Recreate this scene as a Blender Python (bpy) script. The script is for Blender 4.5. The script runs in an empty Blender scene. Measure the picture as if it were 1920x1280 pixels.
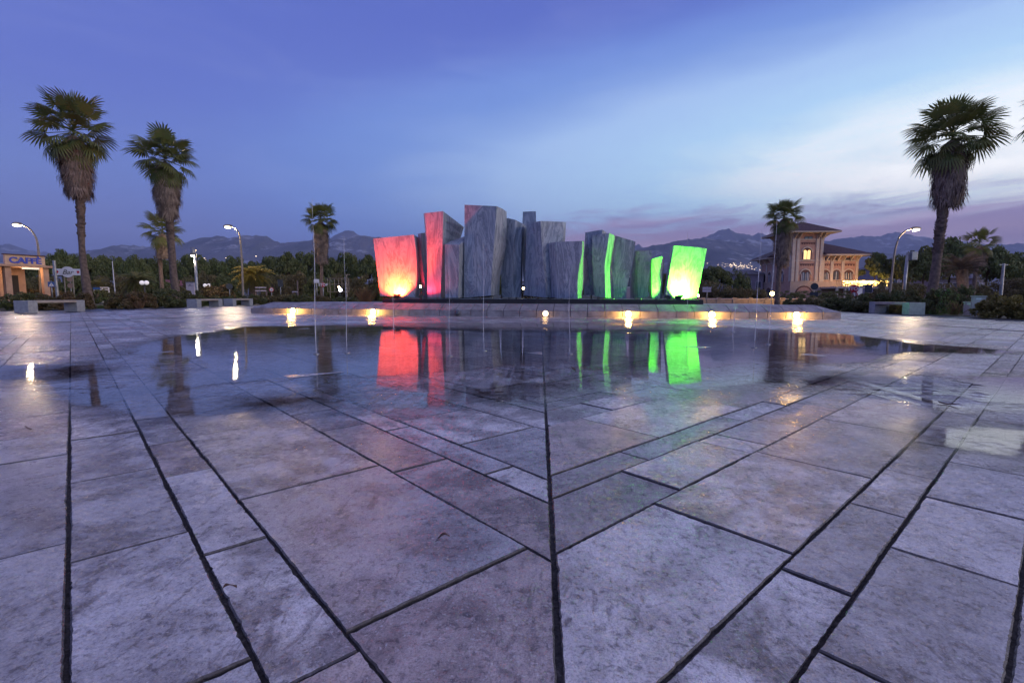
import bpy, bmesh, math, random
import numpy as np
from mathutils import Vector, Matrix
random.seed(7); RNG = np.random.default_rng(7)
scene = bpy.context.scene
COL = scene.collection
R = math.radians

# ------------------------------------------------------------------ camera
FPX, PITCH, ROLL, YAW, CAMH = 920.29, 0.09332, 0.00217, 0.05559, 0.65     # focal length in photo pixels (1920 wide)
FWD = Vector((-math.sin(YAW)*math.cos(PITCH), math.cos(YAW)*math.cos(PITCH), -math.sin(PITCH)))
_r = Vector((math.cos(YAW), math.sin(YAW), 0)); _u = _r.cross(FWD)
RGT = _r*math.cos(ROLL) + _u*math.sin(ROLL); UPV = _u*math.cos(ROLL) - _r*math.sin(ROLL)
cam_d = bpy.data.cameras.new('camera'); cam = bpy.data.objects.new('camera', cam_d); COL.objects.link(cam)
cam.matrix_world = Matrix(((RGT.x, UPV.x, -FWD.x, 0), (RGT.y, UPV.y, -FWD.y, 0), (RGT.z, UPV.z, -FWD.z, CAMH), (0, 0, 0, 1)))
cam_d.sensor_width = 36; cam_d.lens = FPX/1920*36; cam_d.clip_start = 0.05; cam_d.clip_end = 60000
scene.camera = cam
def ray(px, py): return FWD + RGT*((px-960)/FPX) - UPV*((py-640)/FPX)
def P(px, py, Y):
    d = ray(px, py); t = Y/d.y
    return Vector((d.x*t, Y, CAMH + d.z*t))
def G(px, py):
    d = ray(px, py); t = -CAMH/d.z
    return Vector((d.x*t, d.y*t, 0))

# ------------------------------------------------------------------ dusk sky
world = bpy.data.worlds.new('World'); scene.world = world; world.use_nodes = True
nt = world.node_tree; nt.nodes.clear()
class NB:
    def __init__(s, nt): s.nt = nt
    def n(s, t, **k):
        x = s.nt.nodes.new(t)
        for a, b in k.items(): setattr(x, a, b)
        return x
    def l(s, a, b): s.nt.links.new(a, b)
    def put(s, sock, v):
        if isinstance(v, bpy.types.NodeSocket): s.l(v, sock)
        elif v is not None: sock.default_value = v
    def m(s, op, a=None, b=None, c=None, clamp=False):
        x = s.n('ShaderNodeMath', operation=op, use_clamp=clamp)
        for i, v in enumerate((a, b, c)): s.put(x.inputs[i], v)
        return x.outputs[0]
    def mr(s, v, a, b, c=0., d=1., smooth=True):
        x = s.n('ShaderNodeMapRange', interpolation_type='SMOOTHSTEP' if smooth else 'LINEAR')
        s.put(x.inputs[0], v)
        for i, q in enumerate((a, b, c, d)): s.put(x.inputs[i+1], q)
        return x.outputs[0]
    def mix(s, f, a, b, mode='MIX'):
        x = s.n('ShaderNodeMix', data_type='RGBA', blend_type=mode)
        s.put(x.inputs[0], f); s.put(x.inputs[6], a); s.put(x.inputs[7], b)
        return x.outputs[2]
    def ramp(s, f, stops, interp='LINEAR'):
        x = s.n('ShaderNodeValToRGB'); cr = x.color_ramp; cr.interpolation = interp
        while len(cr.elements) < len(stops): cr.elements.new(0.5)
        for e, (p, c) in zip(cr.elements, stops):
            e.position = p; e.color = (c[0], c[1], c[2], 1) if len(c) == 3 else c
        s.put(x.inputs[0], f); return x.outputs[0]
    def noise(s, vec, scale, detail=4, rough=.55, dist=0., col=False):
        x = s.n('ShaderNodeTexNoise'); s.put(x.inputs['Vector'], vec)
        x.inputs['Scale'].default_value = scale; x.inputs['Detail'].default_value = detail
        x.inputs['Roughness'].default_value = rough; x.inputs['Distortion'].default_value = dist
        return x.outputs['Color' if col else 'Fac']
    def xyz(s, x, y, z):
        n = s.n('ShaderNodeCombineXYZ'); s.put(n.inputs[0], x); s.put(n.inputs[1], y); s.put(n.inputs[2], z); return n.outputs[0]
    def vscale(s, v, k):
        n = s.n('ShaderNodeVectorMath', operation='MULTIPLY'); s.put(n.inputs[0], v); n.inputs[1].default_value = k; return n.outputs[0]
    def vadd(s, v, w):
        n = s.n('ShaderNodeVectorMath', operation='ADD'); s.put(n.inputs[0], v); s.put(n.inputs[1], w); return n.outputs[0]
GLOW_AZ, GLOW_EL = 86., 12.     # where the sun stands under the horizon, degrees to the right of +Y
b = NB(nt)
tc = b.n('ShaderNodeTexCoord').outputs['Generated']
sp = b.n('ShaderNodeSeparateXYZ'); b.l(tc, sp.inputs[0])
DEG = 180/math.pi
az = b.m('MULTIPLY', b.m('ARCTAN2', sp.outputs[0], sp.outputs[1]), DEG)
el = b.m('MULTIPLY', b.m('ARCSINE', b.m('MINIMUM', b.m('MAXIMUM', sp.outputs[2], -1.), 1.)), DEG)
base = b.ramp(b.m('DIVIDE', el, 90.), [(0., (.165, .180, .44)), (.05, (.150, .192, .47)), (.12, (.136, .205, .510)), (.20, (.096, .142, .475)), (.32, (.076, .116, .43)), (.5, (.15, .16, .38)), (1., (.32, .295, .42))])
da = b.m('DIVIDE', b.m('MAXIMUM', b.m('SUBTRACT', b.m('ABSOLUTE', b.m('SUBTRACT', az, GLOW_AZ)), 37.), 0.), 48.); de = b.m('DIVIDE', b.m('SUBTRACT', el, GLOW_EL), 9.5)
glow = b.m('EXPONENT', b.m('MULTIPLY', b.m('ADD', b.m('MULTIPLY', da, da), b.m('MULTIPLY', de, de)), -1.))
streak = b.noise(b.xyz(b.m('MULTIPLY', az, .045), b.m('MULTIPLY', el, .22), 0.), 1.3, 6, .6, .6)
glow = b.m('MULTIPLY', glow, b.mr(streak, .25, .8, .88, 1.1))
gcol = b.ramp(glow, [(0., (.090, .155, .50)), (.06, (.125, .215, .56)), (.12, (.150, .260, .60)), (.30, (.33, .49, .76)), (.53, (.40, .61, .83)), (.68, (.56, .74, .87)), (.85, (.90, .96, .98)), (1., (1.3, 1.28, 1.22))])
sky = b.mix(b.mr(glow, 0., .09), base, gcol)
sky = b.mix(b.m('MULTIPLY', b.mr(streak, .45, .75), .10), sky, (.30, .33, .60, 1))          # thin high veil
# low purple cloud bank on the glow side
wisp = b.noise(b.xyz(b.m('MULTIPLY', az, .10), b.m('ADD', b.m('MULTIPLY', el, .55), b.m('MULTIPLY', az, -.02)), 3.), 1.0, 7, .62, 1.2)
top = b.m('ADD', b.m('ADD', b.m('ADD', b.mr(az, -22., 9., 3., 9.2), b.mr(az, 9., 50., 0., -.2)), b.mr(az, 120., 175., 0., -6.)), b.m('MULTIPLY', b.m('SUBTRACT', wisp, .5), 8.))
bank = b.m('MULTIPLY', b.mr(b.m('SUBTRACT', top, el), -.8, 2.6), b.mr(az, -30., 6.))
bank = b.m('MULTIPLY', bank, b.mr(az, 178., 120.))
band = b.noise(b.xyz(b.m('MULTIPLY', az, .03), b.m('MULTIPLY', b.m('ADD', el, b.m('MULTIPLY', az, -.05)), .75), 8.), 1., 5, .55, .5)
ccol = b.ramp(b.m('DIVIDE', el, 12.), [(0., (.36, .25, .38)), (.30, (.40, .265, .39)), (.48, (.41, .28, .40)), (.62, (.28, .215, .39)), (.80, (.21, .20, .40)), (1., (.30, .33, .55))])
ccol = b.mix(b.m('MULTIPLY', b.mr(band, .42, .72), b.mr(az, 0., 45., .25, .75)), ccol, (.72, .56, .72, 1))
sky = b.mix(b.m('MULTIPLY', bank, .95), sky, ccol)
nish = b.n('ShaderNodeTexSky', sky_type='NISHITA', sun_disc=False)
nish.sun_elevation = R(-2); nish.sun_rotation = R(GLOW_AZ); nish.air_density = 1.3; nish.dust_density = .6
sky = b.mix(.03, sky, nish.outputs[0], 'ADD')
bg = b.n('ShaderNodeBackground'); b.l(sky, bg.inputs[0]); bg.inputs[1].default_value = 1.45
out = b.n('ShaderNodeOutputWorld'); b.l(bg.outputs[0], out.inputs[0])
world.cycles.sampling_method = 'MANUAL'; world.cycles.sample_map_resolution = 1024

# ------------------------------------------------------------------ the low sun's glow, off to the right
sd = bpy.data.lights.new('sun', 'SUN'); sd.energy = .8; sd.angle = R(40); sd.color = (1., .80, .70)
sun = bpy.data.objects.new('sun', sd); COL.objects.link(sun)
sv = Vector((math.sin(R(106))*math.cos(R(12)), math.cos(R(106))*math.cos(R(12)), math.sin(R(12))))
sun.rotation_euler = sv.to_track_quat('Z', 'Y').to_euler()
vs = scene.view_settings; vs.view_transform = 'Standard'; vs.look = 'None'; vs.exposure = 0.0; vs.gamma = 1.0; vs.use_curve_mapping = False
scene.cycles.use_denoising = True
scene.cycles.max_bounces = 6; scene.cycles.diffuse_bounces = 2; scene.cycles.glossy_bounces = 4; scene.cycles.transparent_max_bounces = 10
scene.cycles.volume_bounces = 0; scene.cycles.sample_clamp_indirect = 6.0; scene.cycles.caustics_reflective = False; scene.cycles.caustics_refractive = False
scene.cycles.use_light_tree = True

# ------------------------------------------------------------------ helpers
def tag(o, label=None, cat=None, group=None, kind=None):
    for k, v in (('label', label), ('category', cat), ('group', group), ('kind', kind)):
        if v: o[k] = v
    return o
def empty(name, loc=(0, 0, 0), rz=0, label=None, cat=None, group=None):
    o = bpy.data.objects.new(name, None); COL.objects.link(o); o.empty_display_size = .2
    o.location = loc; o.rotation_euler = (0, 0, rz)
    return tag(o, label, cat, group)
def mesh_np(name, V, F, mat, smooth=False):
    me = bpy.data.meshes.new(name)
    V = np.asarray(V, np.float32); F = np.asarray(F, np.int32); k = F.shape[1]
    me.vertices.add(len(V)); me.vertices.foreach_set('co', V.ravel())
    me.loops.add(F.size); me.loops.foreach_set('vertex_index', F.ravel())
    me.polygons.add(len(F)); me.polygons.foreach_set('loop_start', np.arange(0, F.size, k, dtype=np.int32))
    me.polygons.foreach_set('loop_total', np.full(len(F), k, np.int32))
    if smooth: me.polygons.foreach_set('use_smooth', np.ones(len(F), bool))
    me.update(calc_edges=True); me.materials.append(mat)
    return me
def link(name, me, parent=None, loc=None, world_space=False):
    o = bpy.data.objects.new(name, me); COL.objects.link(o)
    if parent:
        o.parent = parent
    if loc is not None: o.location = loc
    return o
class MB:
    """collects boxes, bars, tubes and prisms; build() links them as one mesh object"""
    def __init__(s): s.v = []; s.f = []
    def add(s, vs, fs):
        k = len(s.v); s.v += [tuple(v) for v in vs]; s.f += [tuple(i+k for i in f) for f in fs]; return s
    def hexa(s, b4, t4):
        return s.add(list(b4)+list(t4), [(3, 2, 1, 0), (4, 5, 6, 7), (0, 1, 5, 4), (1, 2, 6, 5), (2, 3, 7, 6), (3, 0, 4, 7)])
    def box(s, c, d, rz=0., tilt=None):
        hx, hy, hz = d[0]/2, d[1]/2, d[2]/2; M = Matrix.Rotation(rz, 3, 'Z')
        if tilt: M = M @ Matrix.Rotation(tilt, 3, 'X')
        c = Vector(c); q = [c + M @ Vector((x*hx, y*hy, z*hz)) for z in (-1, 1) for x, y in ((-1, -1), (1, -1), (1, 1), (-1, 1))]
        return s.hexa(q[:4], q[4:])
    def bb(s, x0, x1, y0, y1, z0, z1):
        return s.box(((x0+x1)/2, (y0+y1)/2, (z0+z1)/2), (x1-x0, y1-y0, z1-z0))
    def tube(s, pts, rad, n=8, cap=True):
        pts = [Vector(p) for p in pts]; rad = rad if isinstance(rad, (list, tuple)) else [rad]*len(pts)
        vs = []; up = Vector((0, 0, 1))
        for i, p in enumerate(pts):
            t = (pts[min(i+1, len(pts)-1)] - pts[max(i-1, 0)]).normalized()
            a = t.cross(up if abs(t.z) < .95 else Vector((1, 0, 0))).normalized(); c = a.cross(t)
            vs += [p + (a*math.cos(2*math.pi*k/n) + c*math.sin(2*math.pi*k/n))*rad[i] for k in range(n)]
        fs = [(i*n+k, i*n+(k+1) % n, (i+1)*n+(k+1) % n, (i+1)*n+k) for i in range(len(pts)-1) for k in range(n)]
        if cap: fs += [tuple(range(n))[::-1], tuple((len(pts)-1)*n+k for k in range(n))]
        return s.add(vs, fs)
    def lathe(s, c, prof, n=16):
        c = Vector(c); vs = [c + Vector((r*math.cos(2*math.pi*k/n), r*math.sin(2*math.pi*k/n), z)) for r, z in prof for k in range(n)]
        m = len(prof); fs = [(i*n+k, i*n+(k+1) % n, (i+1)*n+(k+1) % n, (i+1)*n+k) for i in range(m-1) for k in range(n)]
        fs += [tuple(range(n))[::-1], tuple((m-1)*n+k for k in range(n))]
        return s.add(vs, fs)
    def prism(s, poly, y0, y1):
        """poly in (x, z), extruded along y"""
        n = len(poly); vs = [(x, y0, z) for x, z in poly] + [(x, y1, z) for x, z in poly]
        return s.add(vs, [tuple(range(n)), tuple(range(n, 2*n))[::-1]] + [(i, i+n, (i+1) % n+n, (i+1) % n) for i in range(n)])
    def build(s, name, mat, parent=None, smooth=False, bevel=0., fix=True):
        me = bpy.data.meshes.new(name); me.from_pydata(s.v, [], s.f)
        if fix or bevel:
            bm = bmesh.new(); bm.from_mesh(me)
            bmesh.ops.recalc_face_normals(bm, faces=bm.faces)
            if bevel: bmesh.ops.bevel(bm, geom=bm.edges[:], offset=bevel, segments=2, affect='EDGES', profile=.6)
            bm.to_mesh(me); bm.free()
        me.materials.append(mat)
        if smooth: me.polygons.foreach_set('use_smooth', [True]*len(me.polygons))
        me.update()
        return link(name, me, parent)
def unworld(o, parent):
    """parent o (built in world space) under an un-rotated, un-scaled parent"""
    o.parent = parent; o.matrix_parent_inverse = Matrix.Translation(-Vector(parent.location)); return o
def copy_tree(o, parent=None):
    c = o.copy(); COL.objects.link(c); c.parent = parent
    for ch in o.children: copy_tree(ch, c)
    return c

# ------------------------------------------------------------------ materials
MATS = {}
def mat(name, f):
    m = bpy.data.materials.new(name); m.use_nodes = True; t = m.node_tree; t.nodes.clear()
    k = NB(t); o = k.n('ShaderNodeOutputMaterial'); s = f(k, o)
    if s is not None: k.l(s, o.inputs[0])
    MATS[name] = m; return m
def pbsdf(k, col, rough=.6, metal=0., spec=.5, normal=None, emis=None, estr=0., ior=1.5):
    p = k.n('ShaderNodeBsdfPrincipled'); k.put(p.inputs['Base Color'], col if isinstance(col, bpy.types.NodeSocket) else (*col[:3], 1))
    k.put(p.inputs['Roughness'], rough); p.inputs['Metallic'].default_value = metal; p.inputs['Specular IOR Level'].default_value = spec; p.inputs['IOR'].default_value = ior
    if normal is not None: k.l(normal, p.inputs['Normal'])
    if emis: p.inputs['Emission Color'].default_value = (*emis, 1); p.inputs['Emission Strength'].default_value = estr
    return p.outputs[0]
def bump(k, h, strength=.3, dist=.01):
    n = k.n('ShaderNodeBump'); n.inputs['Strength'].default_value = strength; n.inputs['Distance'].default_value = dist; k.l(h, n.inputs['Height']); return n.outputs[0]
def pos(k): return k.n('ShaderNodeNewGeometry').outputs['Position']
def orand(k): return k.n('ShaderNodeObjectInfo').outputs['Random']
def irand(k): return k.m('FRACT', k.m('ADD', orand(k), k.n('ShaderNodeNewGeometry').outputs['Random Per Island']))
def plain(name, c0, c1=None, scale=6., rough=.7, metal=0., bstr=.15, bdist=.01, spec=.4):
    """two tones of one colour mixed by noise, with a little relief"""
    c1 = c1 or tuple(x*.75 for x in c0)
    def f(k, o):
        p = pos(k); n = k.noise(p, scale, 6, .6)
        c = k.mix(k.mr(n, .35, .68), (*c0, 1), (*c1, 1))
        return pbsdf(k, c, k.mr(n, .3, .7, rough-.08, rough+.08), metal, spec, bump(k, k.noise(p, scale*7, 4), bstr, bdist))
    return mat(name, f)
def glowmat(name, col, strength, basec=(.8, .8, .8)):
    return mat(name, lambda k, o: pbsdf(k, basec, .4, emis=col, estr=strength))
def leafmat(name, c0, c1, c2=None, scale=.8, trans=.25, rough=.55):
    def f(k, o):
        p = pos(k); n = k.noise(p, scale, 5, .6); r = orand(k)
        c = k.mix(k.mr(n, .3, .7), (*c0, 1), (*c1, 1))
        if c2: c = k.mix(k.m('MULTIPLY', k.mr(k.noise(p, scale*3.1, 3), .52, .72), .8), c, (*c2, 1))
        c = k.mix(k.mr(r, 0., 1., 0., .35, False), c, (c1[0]*.7, c1[1]*.62, c1[2]*.6, 1))
        s = pbsdf(k, c, rough, 0., .3)
        t = k.n('ShaderNodeBsdfTranslucent'); k.l(c, t.inputs[0])
        m = k.n('ShaderNodeMixShader'); m.inputs[0].default_value = trans; k.l(s, m.inputs[1]); k.l(t.outputs[0], m.inputs[2])
        return m.outputs[0]
    return mat(name, f)

def slab_f(k, o):
    p = pos(k); r = irand(k)
    q = k.vadd(p, k.xyz(k.m('MULTIPLY', r, 37.), k.m('MULTIPLY', r, 91.), 0.))
    tone = k.ramp(r, [(0., (.50, .48, .475)), (.14, (.68, .655, .64)), (.28, (.40, .355, .34)), (.42, (.72, .69, .67)), (.56, (.50, .42, .395)), (.70, (.60, .585, .59)), (.85, (.44, .43, .44))], 'CONSTANT')
    r2 = k.m('FRACT', k.m('MULTIPLY', r, 7.31)); cl = k.noise(q, 5., 8, .68, .4)
    cl = k.m('ADD', .5, k.m('MULTIPLY', k.m('SUBTRACT', cl, k.mr(r2, 0., 1., .54, .46, False)), k.mr(r2, 0., 1., .5, 1.35, False)))
    c = k.mix(k.mr(cl, .38, .66), k.mix(1., tone, (1.22, 1.2, 1.2, 1), 'MULTIPLY'), k.mix(1., tone, (.50, .46, .46, 1), 'MULTIPLY'))
    stain = k.m('MULTIPLY', k.mr(k.noise(q, 1.9, 5, .6, .8), .54, .70), k.mr(r, .2, .9))
    c = k.mix(k.m('MULTIPLY', stain, .75), c, (.17, .125, .115, 1))
    pits = k.noise(q, 46., 6, .72, .5)
    c = k.mix(k.m('MULTIPLY', k.mr(pits, .50, .64), k.mr(cl, .3, .60, .22, .75)), c, (.075, .06, .065, 1))
    fine = k.noise(q, 210., 5, .75)
    c = k.mix(k.mr(fine, .46, .60, 0., .42), c, (.11, .095, .10, 1))
    c = k.mix(k.m('MULTIPLY', k.mr(k.noise(k.vscale(q, (1., .35, 1.)), 11., 6, .7, 1.5), .56, .64), .5), c, (.10, .075, .075, 1))
    white = k.mr(k.noise(q, 130., 3, .6), .58, .70)
    c = k.mix(k.m('MULTIPLY', white, .55), c, (.70, .68, .68, 1))
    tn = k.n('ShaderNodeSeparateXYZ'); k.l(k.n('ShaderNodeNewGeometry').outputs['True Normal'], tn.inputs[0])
    grime_shade = k.m('MULTIPLY', k.mr(tn.outputs[2], .97, .80), k.mr(k.noise(q, 70., 4, .7), .25, .6, .75, 1.))        # dirt packed on the arrises and sides, also painted shade where they catch light
    c = k.mix(grime_shade, c, (.085, .074, .070, 1))
    wet = k.noise(p, .55, 5, .6, .3)
    ro = k.m('ADD', k.mr(wet, .35, .65, .17, .34), k.mr(k.noise(q, 30., 4), .4, .7, -.03, .10))
    h = k.m('ADD', k.m('MULTIPLY', k.noise(q, 170., 4, .65), .6), k.m('ADD', k.m('MULTIPLY', k.noise(q, 38., 5, .6), 1.3), k.m('MULTIPLY', pits, -.6)))
    return pbsdf(k, c, ro, 0., .5, bump(k, h, .8, .004), ior=1.45)
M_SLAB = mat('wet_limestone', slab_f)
def mortar_f(k, o):
    p = pos(k); n = k.noise(p, 60., 5, .7)
    c = k.ramp(n, [(.35, (.022, .020, .020)), (.58, (.065, .058, .053)), (.75, (.15, .13, .115))])
    return pbsdf(k, c, .85, 0., .15, bump(k, n, .8, .01))
M_MORTAR = mat('dirty_joint_mortar', mortar_f)
def water_f(k, o):
    p = pos(k)
    a = k.n('ShaderNodeAttribute'); a.attribute_name = 'depth'
    h = k.m('ADD', k.m('MULTIPLY', k.noise(k.vscale(p, (1., 2.4, 1.)), 7., 3, .5), 1.), k.m('MULTIPLY', k.noise(k.vscale(p, (1., 2., 1.)), 30., 2, .5), .25))
    amp = k.mr(k.noise(p, .5, 2), .38, .66, .12, 1.)
    nrm = bump(k, k.m('MULTIPLY', h, amp), .13, .01)
    g = k.n('ShaderNodeBsdfGlossy'); g.inputs['Roughness'].default_value = .012; g.inputs['Color'].default_value = (1, 1, 1, 1); k.l(nrm, g.inputs['Normal'])
    t = k.n('ShaderNodeBsdfTransparent'); t.inputs[0].default_value = (.95, .95, .96, 1)
    fr = k.n('ShaderNodeFresnel'); fr.inputs[0].default_value = 1.6; k.l(nrm, fr.inputs['Normal'])
    m = k.n('ShaderNodeMixShader'); k.l(fr.outputs[0], m.inputs[0]); k.l(t.outputs[0], m.inputs[1]); k.l(g.outputs[0], m.inputs[2])
    # the film thins out and breaks up on the stone towards its margin; beyond it the slabs are only damp
    rag = k.m('ADD', k.m('MULTIPLY', k.m('SUBTRACT', k.noise(k.vscale(p, (1., 1.6, 1.)), 5., 5, .62), .5), .40), k.m('MULTIPLY', k.m('SUBTRACT', k.noise(p, 60., 4, .7), .5), .12))
    d = k.m('ADD', a.outputs['Fac'], rag)
    t2 = k.n('ShaderNodeBsdfTransparent'); t3 = k.n('ShaderNodeBsdfTransparent'); t3.inputs[0].default_value = (.88, .875, .88, 1)
    g2 = k.n('ShaderNodeBsdfGlossy'); k.put(g2.inputs['Roughness'], k.mr(d, -.5, 0., .24, .09)); k.l(bump(k, k.noise(p, 150., 3, .6), .35, .002), g2.inputs['Normal'])
    fr2 = k.n('ShaderNodeFresnel'); fr2.inputs[0].default_value = 1.4
    dm = k.n('ShaderNodeMixShader'); k.l(fr2.outputs[0], dm.inputs[0]); k.l(t3.outputs[0], dm.inputs[1]); k.l(g2.outputs[0], dm.inputs[2])
    damp = k.m('MULTIPLY', k.mr(k.m('ADD', a.outputs['Fac'], k.m('MULTIPLY', k.m('SUBTRACT', k.noise(p, 2.2, 5, .6), .5), .9)), -.52, .05), .85)
    m1 = k.n('ShaderNodeMixShader'); k.put(m1.inputs[0], damp); k.l(t2.outputs[0], m1.inputs[1]); k.l(dm.outputs[0], m1.inputs[2])
    m2 = k.n('ShaderNodeMixShader'); k.put(m2.inputs[0], k.mr(d, -.16, -.05)); k.l(m1.outputs[0], m2.inputs[1]); k.l(m.outputs[0], m2.inputs[2])
    return m2.outputs[0]
M_WATER = mat('puddle_water', water_f)
def jet_f(k, o):
    t = k.n('ShaderNodeBsdfTransparent'); t.inputs[0].default_value = (1, 1, 1, 1)
    s = pbsdf(k, (.9, .88, .9), .12, 0., .6, ior=1.33)
    n = k.noise(k.vscale(pos(k), (30., 30., 6.)), 1., 3)
    m = k.n('ShaderNodeMixShader'); k.put(m.inputs[0], k.mr(n, .3, .7, .18, .62)); k.l(t.outputs[0], m.inputs[1]); k.l(s, m.inputs[2])
    return m.outputs[0]
M_JET = mat('jet_water', jet_f)
def bardiglio_f(k, o):
    p = pos(k); r = orand(k)
    q = k.vadd(p, k.xyz(k.m('MULTIPLY', r, 13.), 0., k.m('MULTIPLY', r, 7.)))
    v = k.noise(k.vscale(q, (1.7, 1.7, .45)), 1.2, 7, .66, 1.5)
    f = k.noise(k.vscale(q, (8., 8., 1.7)), 2.2, 6, .72, 1.6)
    c = k.ramp(v, [(.30, (.12, .15, .195)), (.42, (.25, .29, .345)), (.50, (.38, .42, .47)), (.55, (.17, .20, .245)), (.64, (.36, .40, .45)), (.74, (.60, .63, .66))])
    c = k.mix(k.m('MULTIPLY', k.mr(f, .54, .66), .4), c, (.52, .56, .60, 1))
    c = k.mix(k.m('MULTIPLY', k.mr(f, .44, .32), .4), c, (.10, .125, .165, 1))
    return pbsdf(k, c, .52, 0., .4, bump(k, k.m('ADD', f, k.m('MULTIPLY', v, .7)), .16, .02))
M_STONE = mat('grey_veined_marble', bardiglio_f)
def wallst_f(k, o):
    p = pos(k); r = irand(k); n = k.noise(p, 4., 6, .62); c = k.mix(k.mr(n, .35, .68), (.36, .335, .325, 1), (.22, .20, .20, 1))
    c = k.mix(k.mr(r, .55, 1., 0., .55), c, (.25, .225, .225, 1)); c = k.mix(k.m('MULTIPLY', k.mr(k.noise(k.vscale(p, (1., 1., 4.)), 2.2, 5, .6), .55, .7), .6), c, (.14, .115, .11, 1))
    return pbsdf(k, c, k.mr(n, .3, .7, .34, .52), 0., .4, bump(k, k.noise(p, 30., 4), .3, .01))
M_WALLST = mat('fountain_limestone', wallst_f)
M_BLACK = plain('black_plinth_steel', (.016, .015, .016), (.03, .026, .024), 2., .4)
M_STEEL = plain('galvanised_steel', (.34, .34, .35), (.26, .26, .27), 5., .42, .7)
M_DARKMETAL = plain('dark_painted_metal', (.03, .032, .036), (.05, .05, .05), 5., .5)
M_ASPHALT = plain('wet_asphalt', (.045, .046, .055), (.07, .07, .075), 3., .38, bstr=.5, bdist=.01)
M_SOIL = plain('bare_soil_and_grass', (.045, .055, .025), (.08, .065, .04), 1.2, .9, bstr=.6, bdist=.04)
M_BENCHST = plain('bench_grey_stone', (.36, .36, .37), (.27, .27, .285), 9., .6, bstr=.3)
M_BENCHTOP = plain('bench_pale_stone', (.42, .35, .29), (.33, .27, .225), 6., .5, bstr=.3)
M_TRUNK = plain('palm_trunk_bark', (.24, .165, .125), (.12, .085, .07), 7., .85, bstr=.9, bdist=.05)
M_BOOT = plain('palm_leaf_bases', (.22, .15, .11), (.09, .068, .058), 5., .85, bstr=.6, bdist=.03)
M_BARK = plain('pine_bark', (.09, .06, .045), (.05, .035, .03), 3., .9, bstr=.8, bdist=.05)
M_FROND = leafmat('fan_palm_frond', (.13, .175, .05), (.19, .20, .06), (.26, .20, .075), 1.4, .3, .42)
M_FRONDY = leafmat('yellow_green_feather_frond', (.19, .185, .055), (.27, .22, .06), (.20, .12, .05), 1.2, .3, .45)
M_FRONDG = leafmat('grey_green_feather_frond', (.14, .17, .065), (.20, .19, .08), (.17, .13, .07), 1.2, .3, .5)
M_DEADF = leafmat('dry_grey_feather_frond', (.17, .13, .09), (.12, .095, .075), None, 1.2, .1, .7)
M_SKIRT = leafmat('dry_hanging_fronds', (.40, .30, .225), (.17, .12, .092), (.50, .39, .30), 2.4, .1, .75)
M_PINE = leafmat('pine_needles', (.12, .155, .052), (.16, .175, .062), (.21, .20, .08), .30, .15, .7)
M_OLIVE = leafmat('olive_scrub_leaves', (.19, .18, .072), (.18, .14, .068), (.25, .20, .09), .35, .2, .65)
M_SHRUB = leafmat('dark_shrub_leaves', (.11, .15, .05), (.15, .145, .056), (.21, .165, .07), 1.3, .2, .5)
M_SHRUBR = leafmat('reddish_shrub_leaves', (.13, .12, .046), (.19, .12, .06), (.25, .15, .075), 1.5, .2, .5)
M_SHRUBG = leafmat('fresh_green_shrub_leaves', (.11, .15, .03), (.08, .11, .028), (.15, .16, .05), 1.5, .25, .5)
M_SHRUBY = leafmat('yellowing_shrub_leaves', (.27, .23, .06), (.20, .17, .05), (.34, .23, .07), 1.5, .25, .5)
M_TWIG = leafmat('dry_orange_twigs', (.28, .15, .07), (.18, .10, .05), None, 1., .1, .8)
# ================================================================== THE GROUND
S2 = math.sqrt(.5); XS = .04                      # the mitre seam of the paving runs along +Y at x = XS
ground = MB().add([(-30000, -30, -.06), (30000, -30, -.06), (30000, 30000, -.06), (-30000, 30000, -.06)], [(0, 1, 2, 3)]).build('ground', M_SOIL, fix=False)
tag(ground, kind='structure')
asph = MB().add([(-21., -8, -.035), (14.6, -8, -.035), (14.6, 17, -.035), (15.0, 21.5, -.035), (16, 33, -.035), (-19, 33, -.035), (-20.5, 27, -.035), (-21., 22, -.035)], [tuple(range(8))]).build('asphalt_path', M_ASPHALT, fix=False)
tag(asph, kind='structure')
bed = MB().add([(-17.2, -6, -.0095), (12.7, -6, -.0095), (12.7, 27.5, -.0095), (-17.2, 27.5, -.0095)], [(0, 1, 2, 3)]).build('plaza', M_MORTAR, fix=False)
tag(bed, kind='structure')
# a shore road with lighter tarmac beyond the hedges
road = MB().add([(-200, 36, -.04), (200, 36, -.04), (200, 45, -.04), (-200, 45, -.04)], [(0, 1, 2, 3)]).build('road', M_ASPHALT, fix=False)
tag(road, kind='structure')

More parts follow.
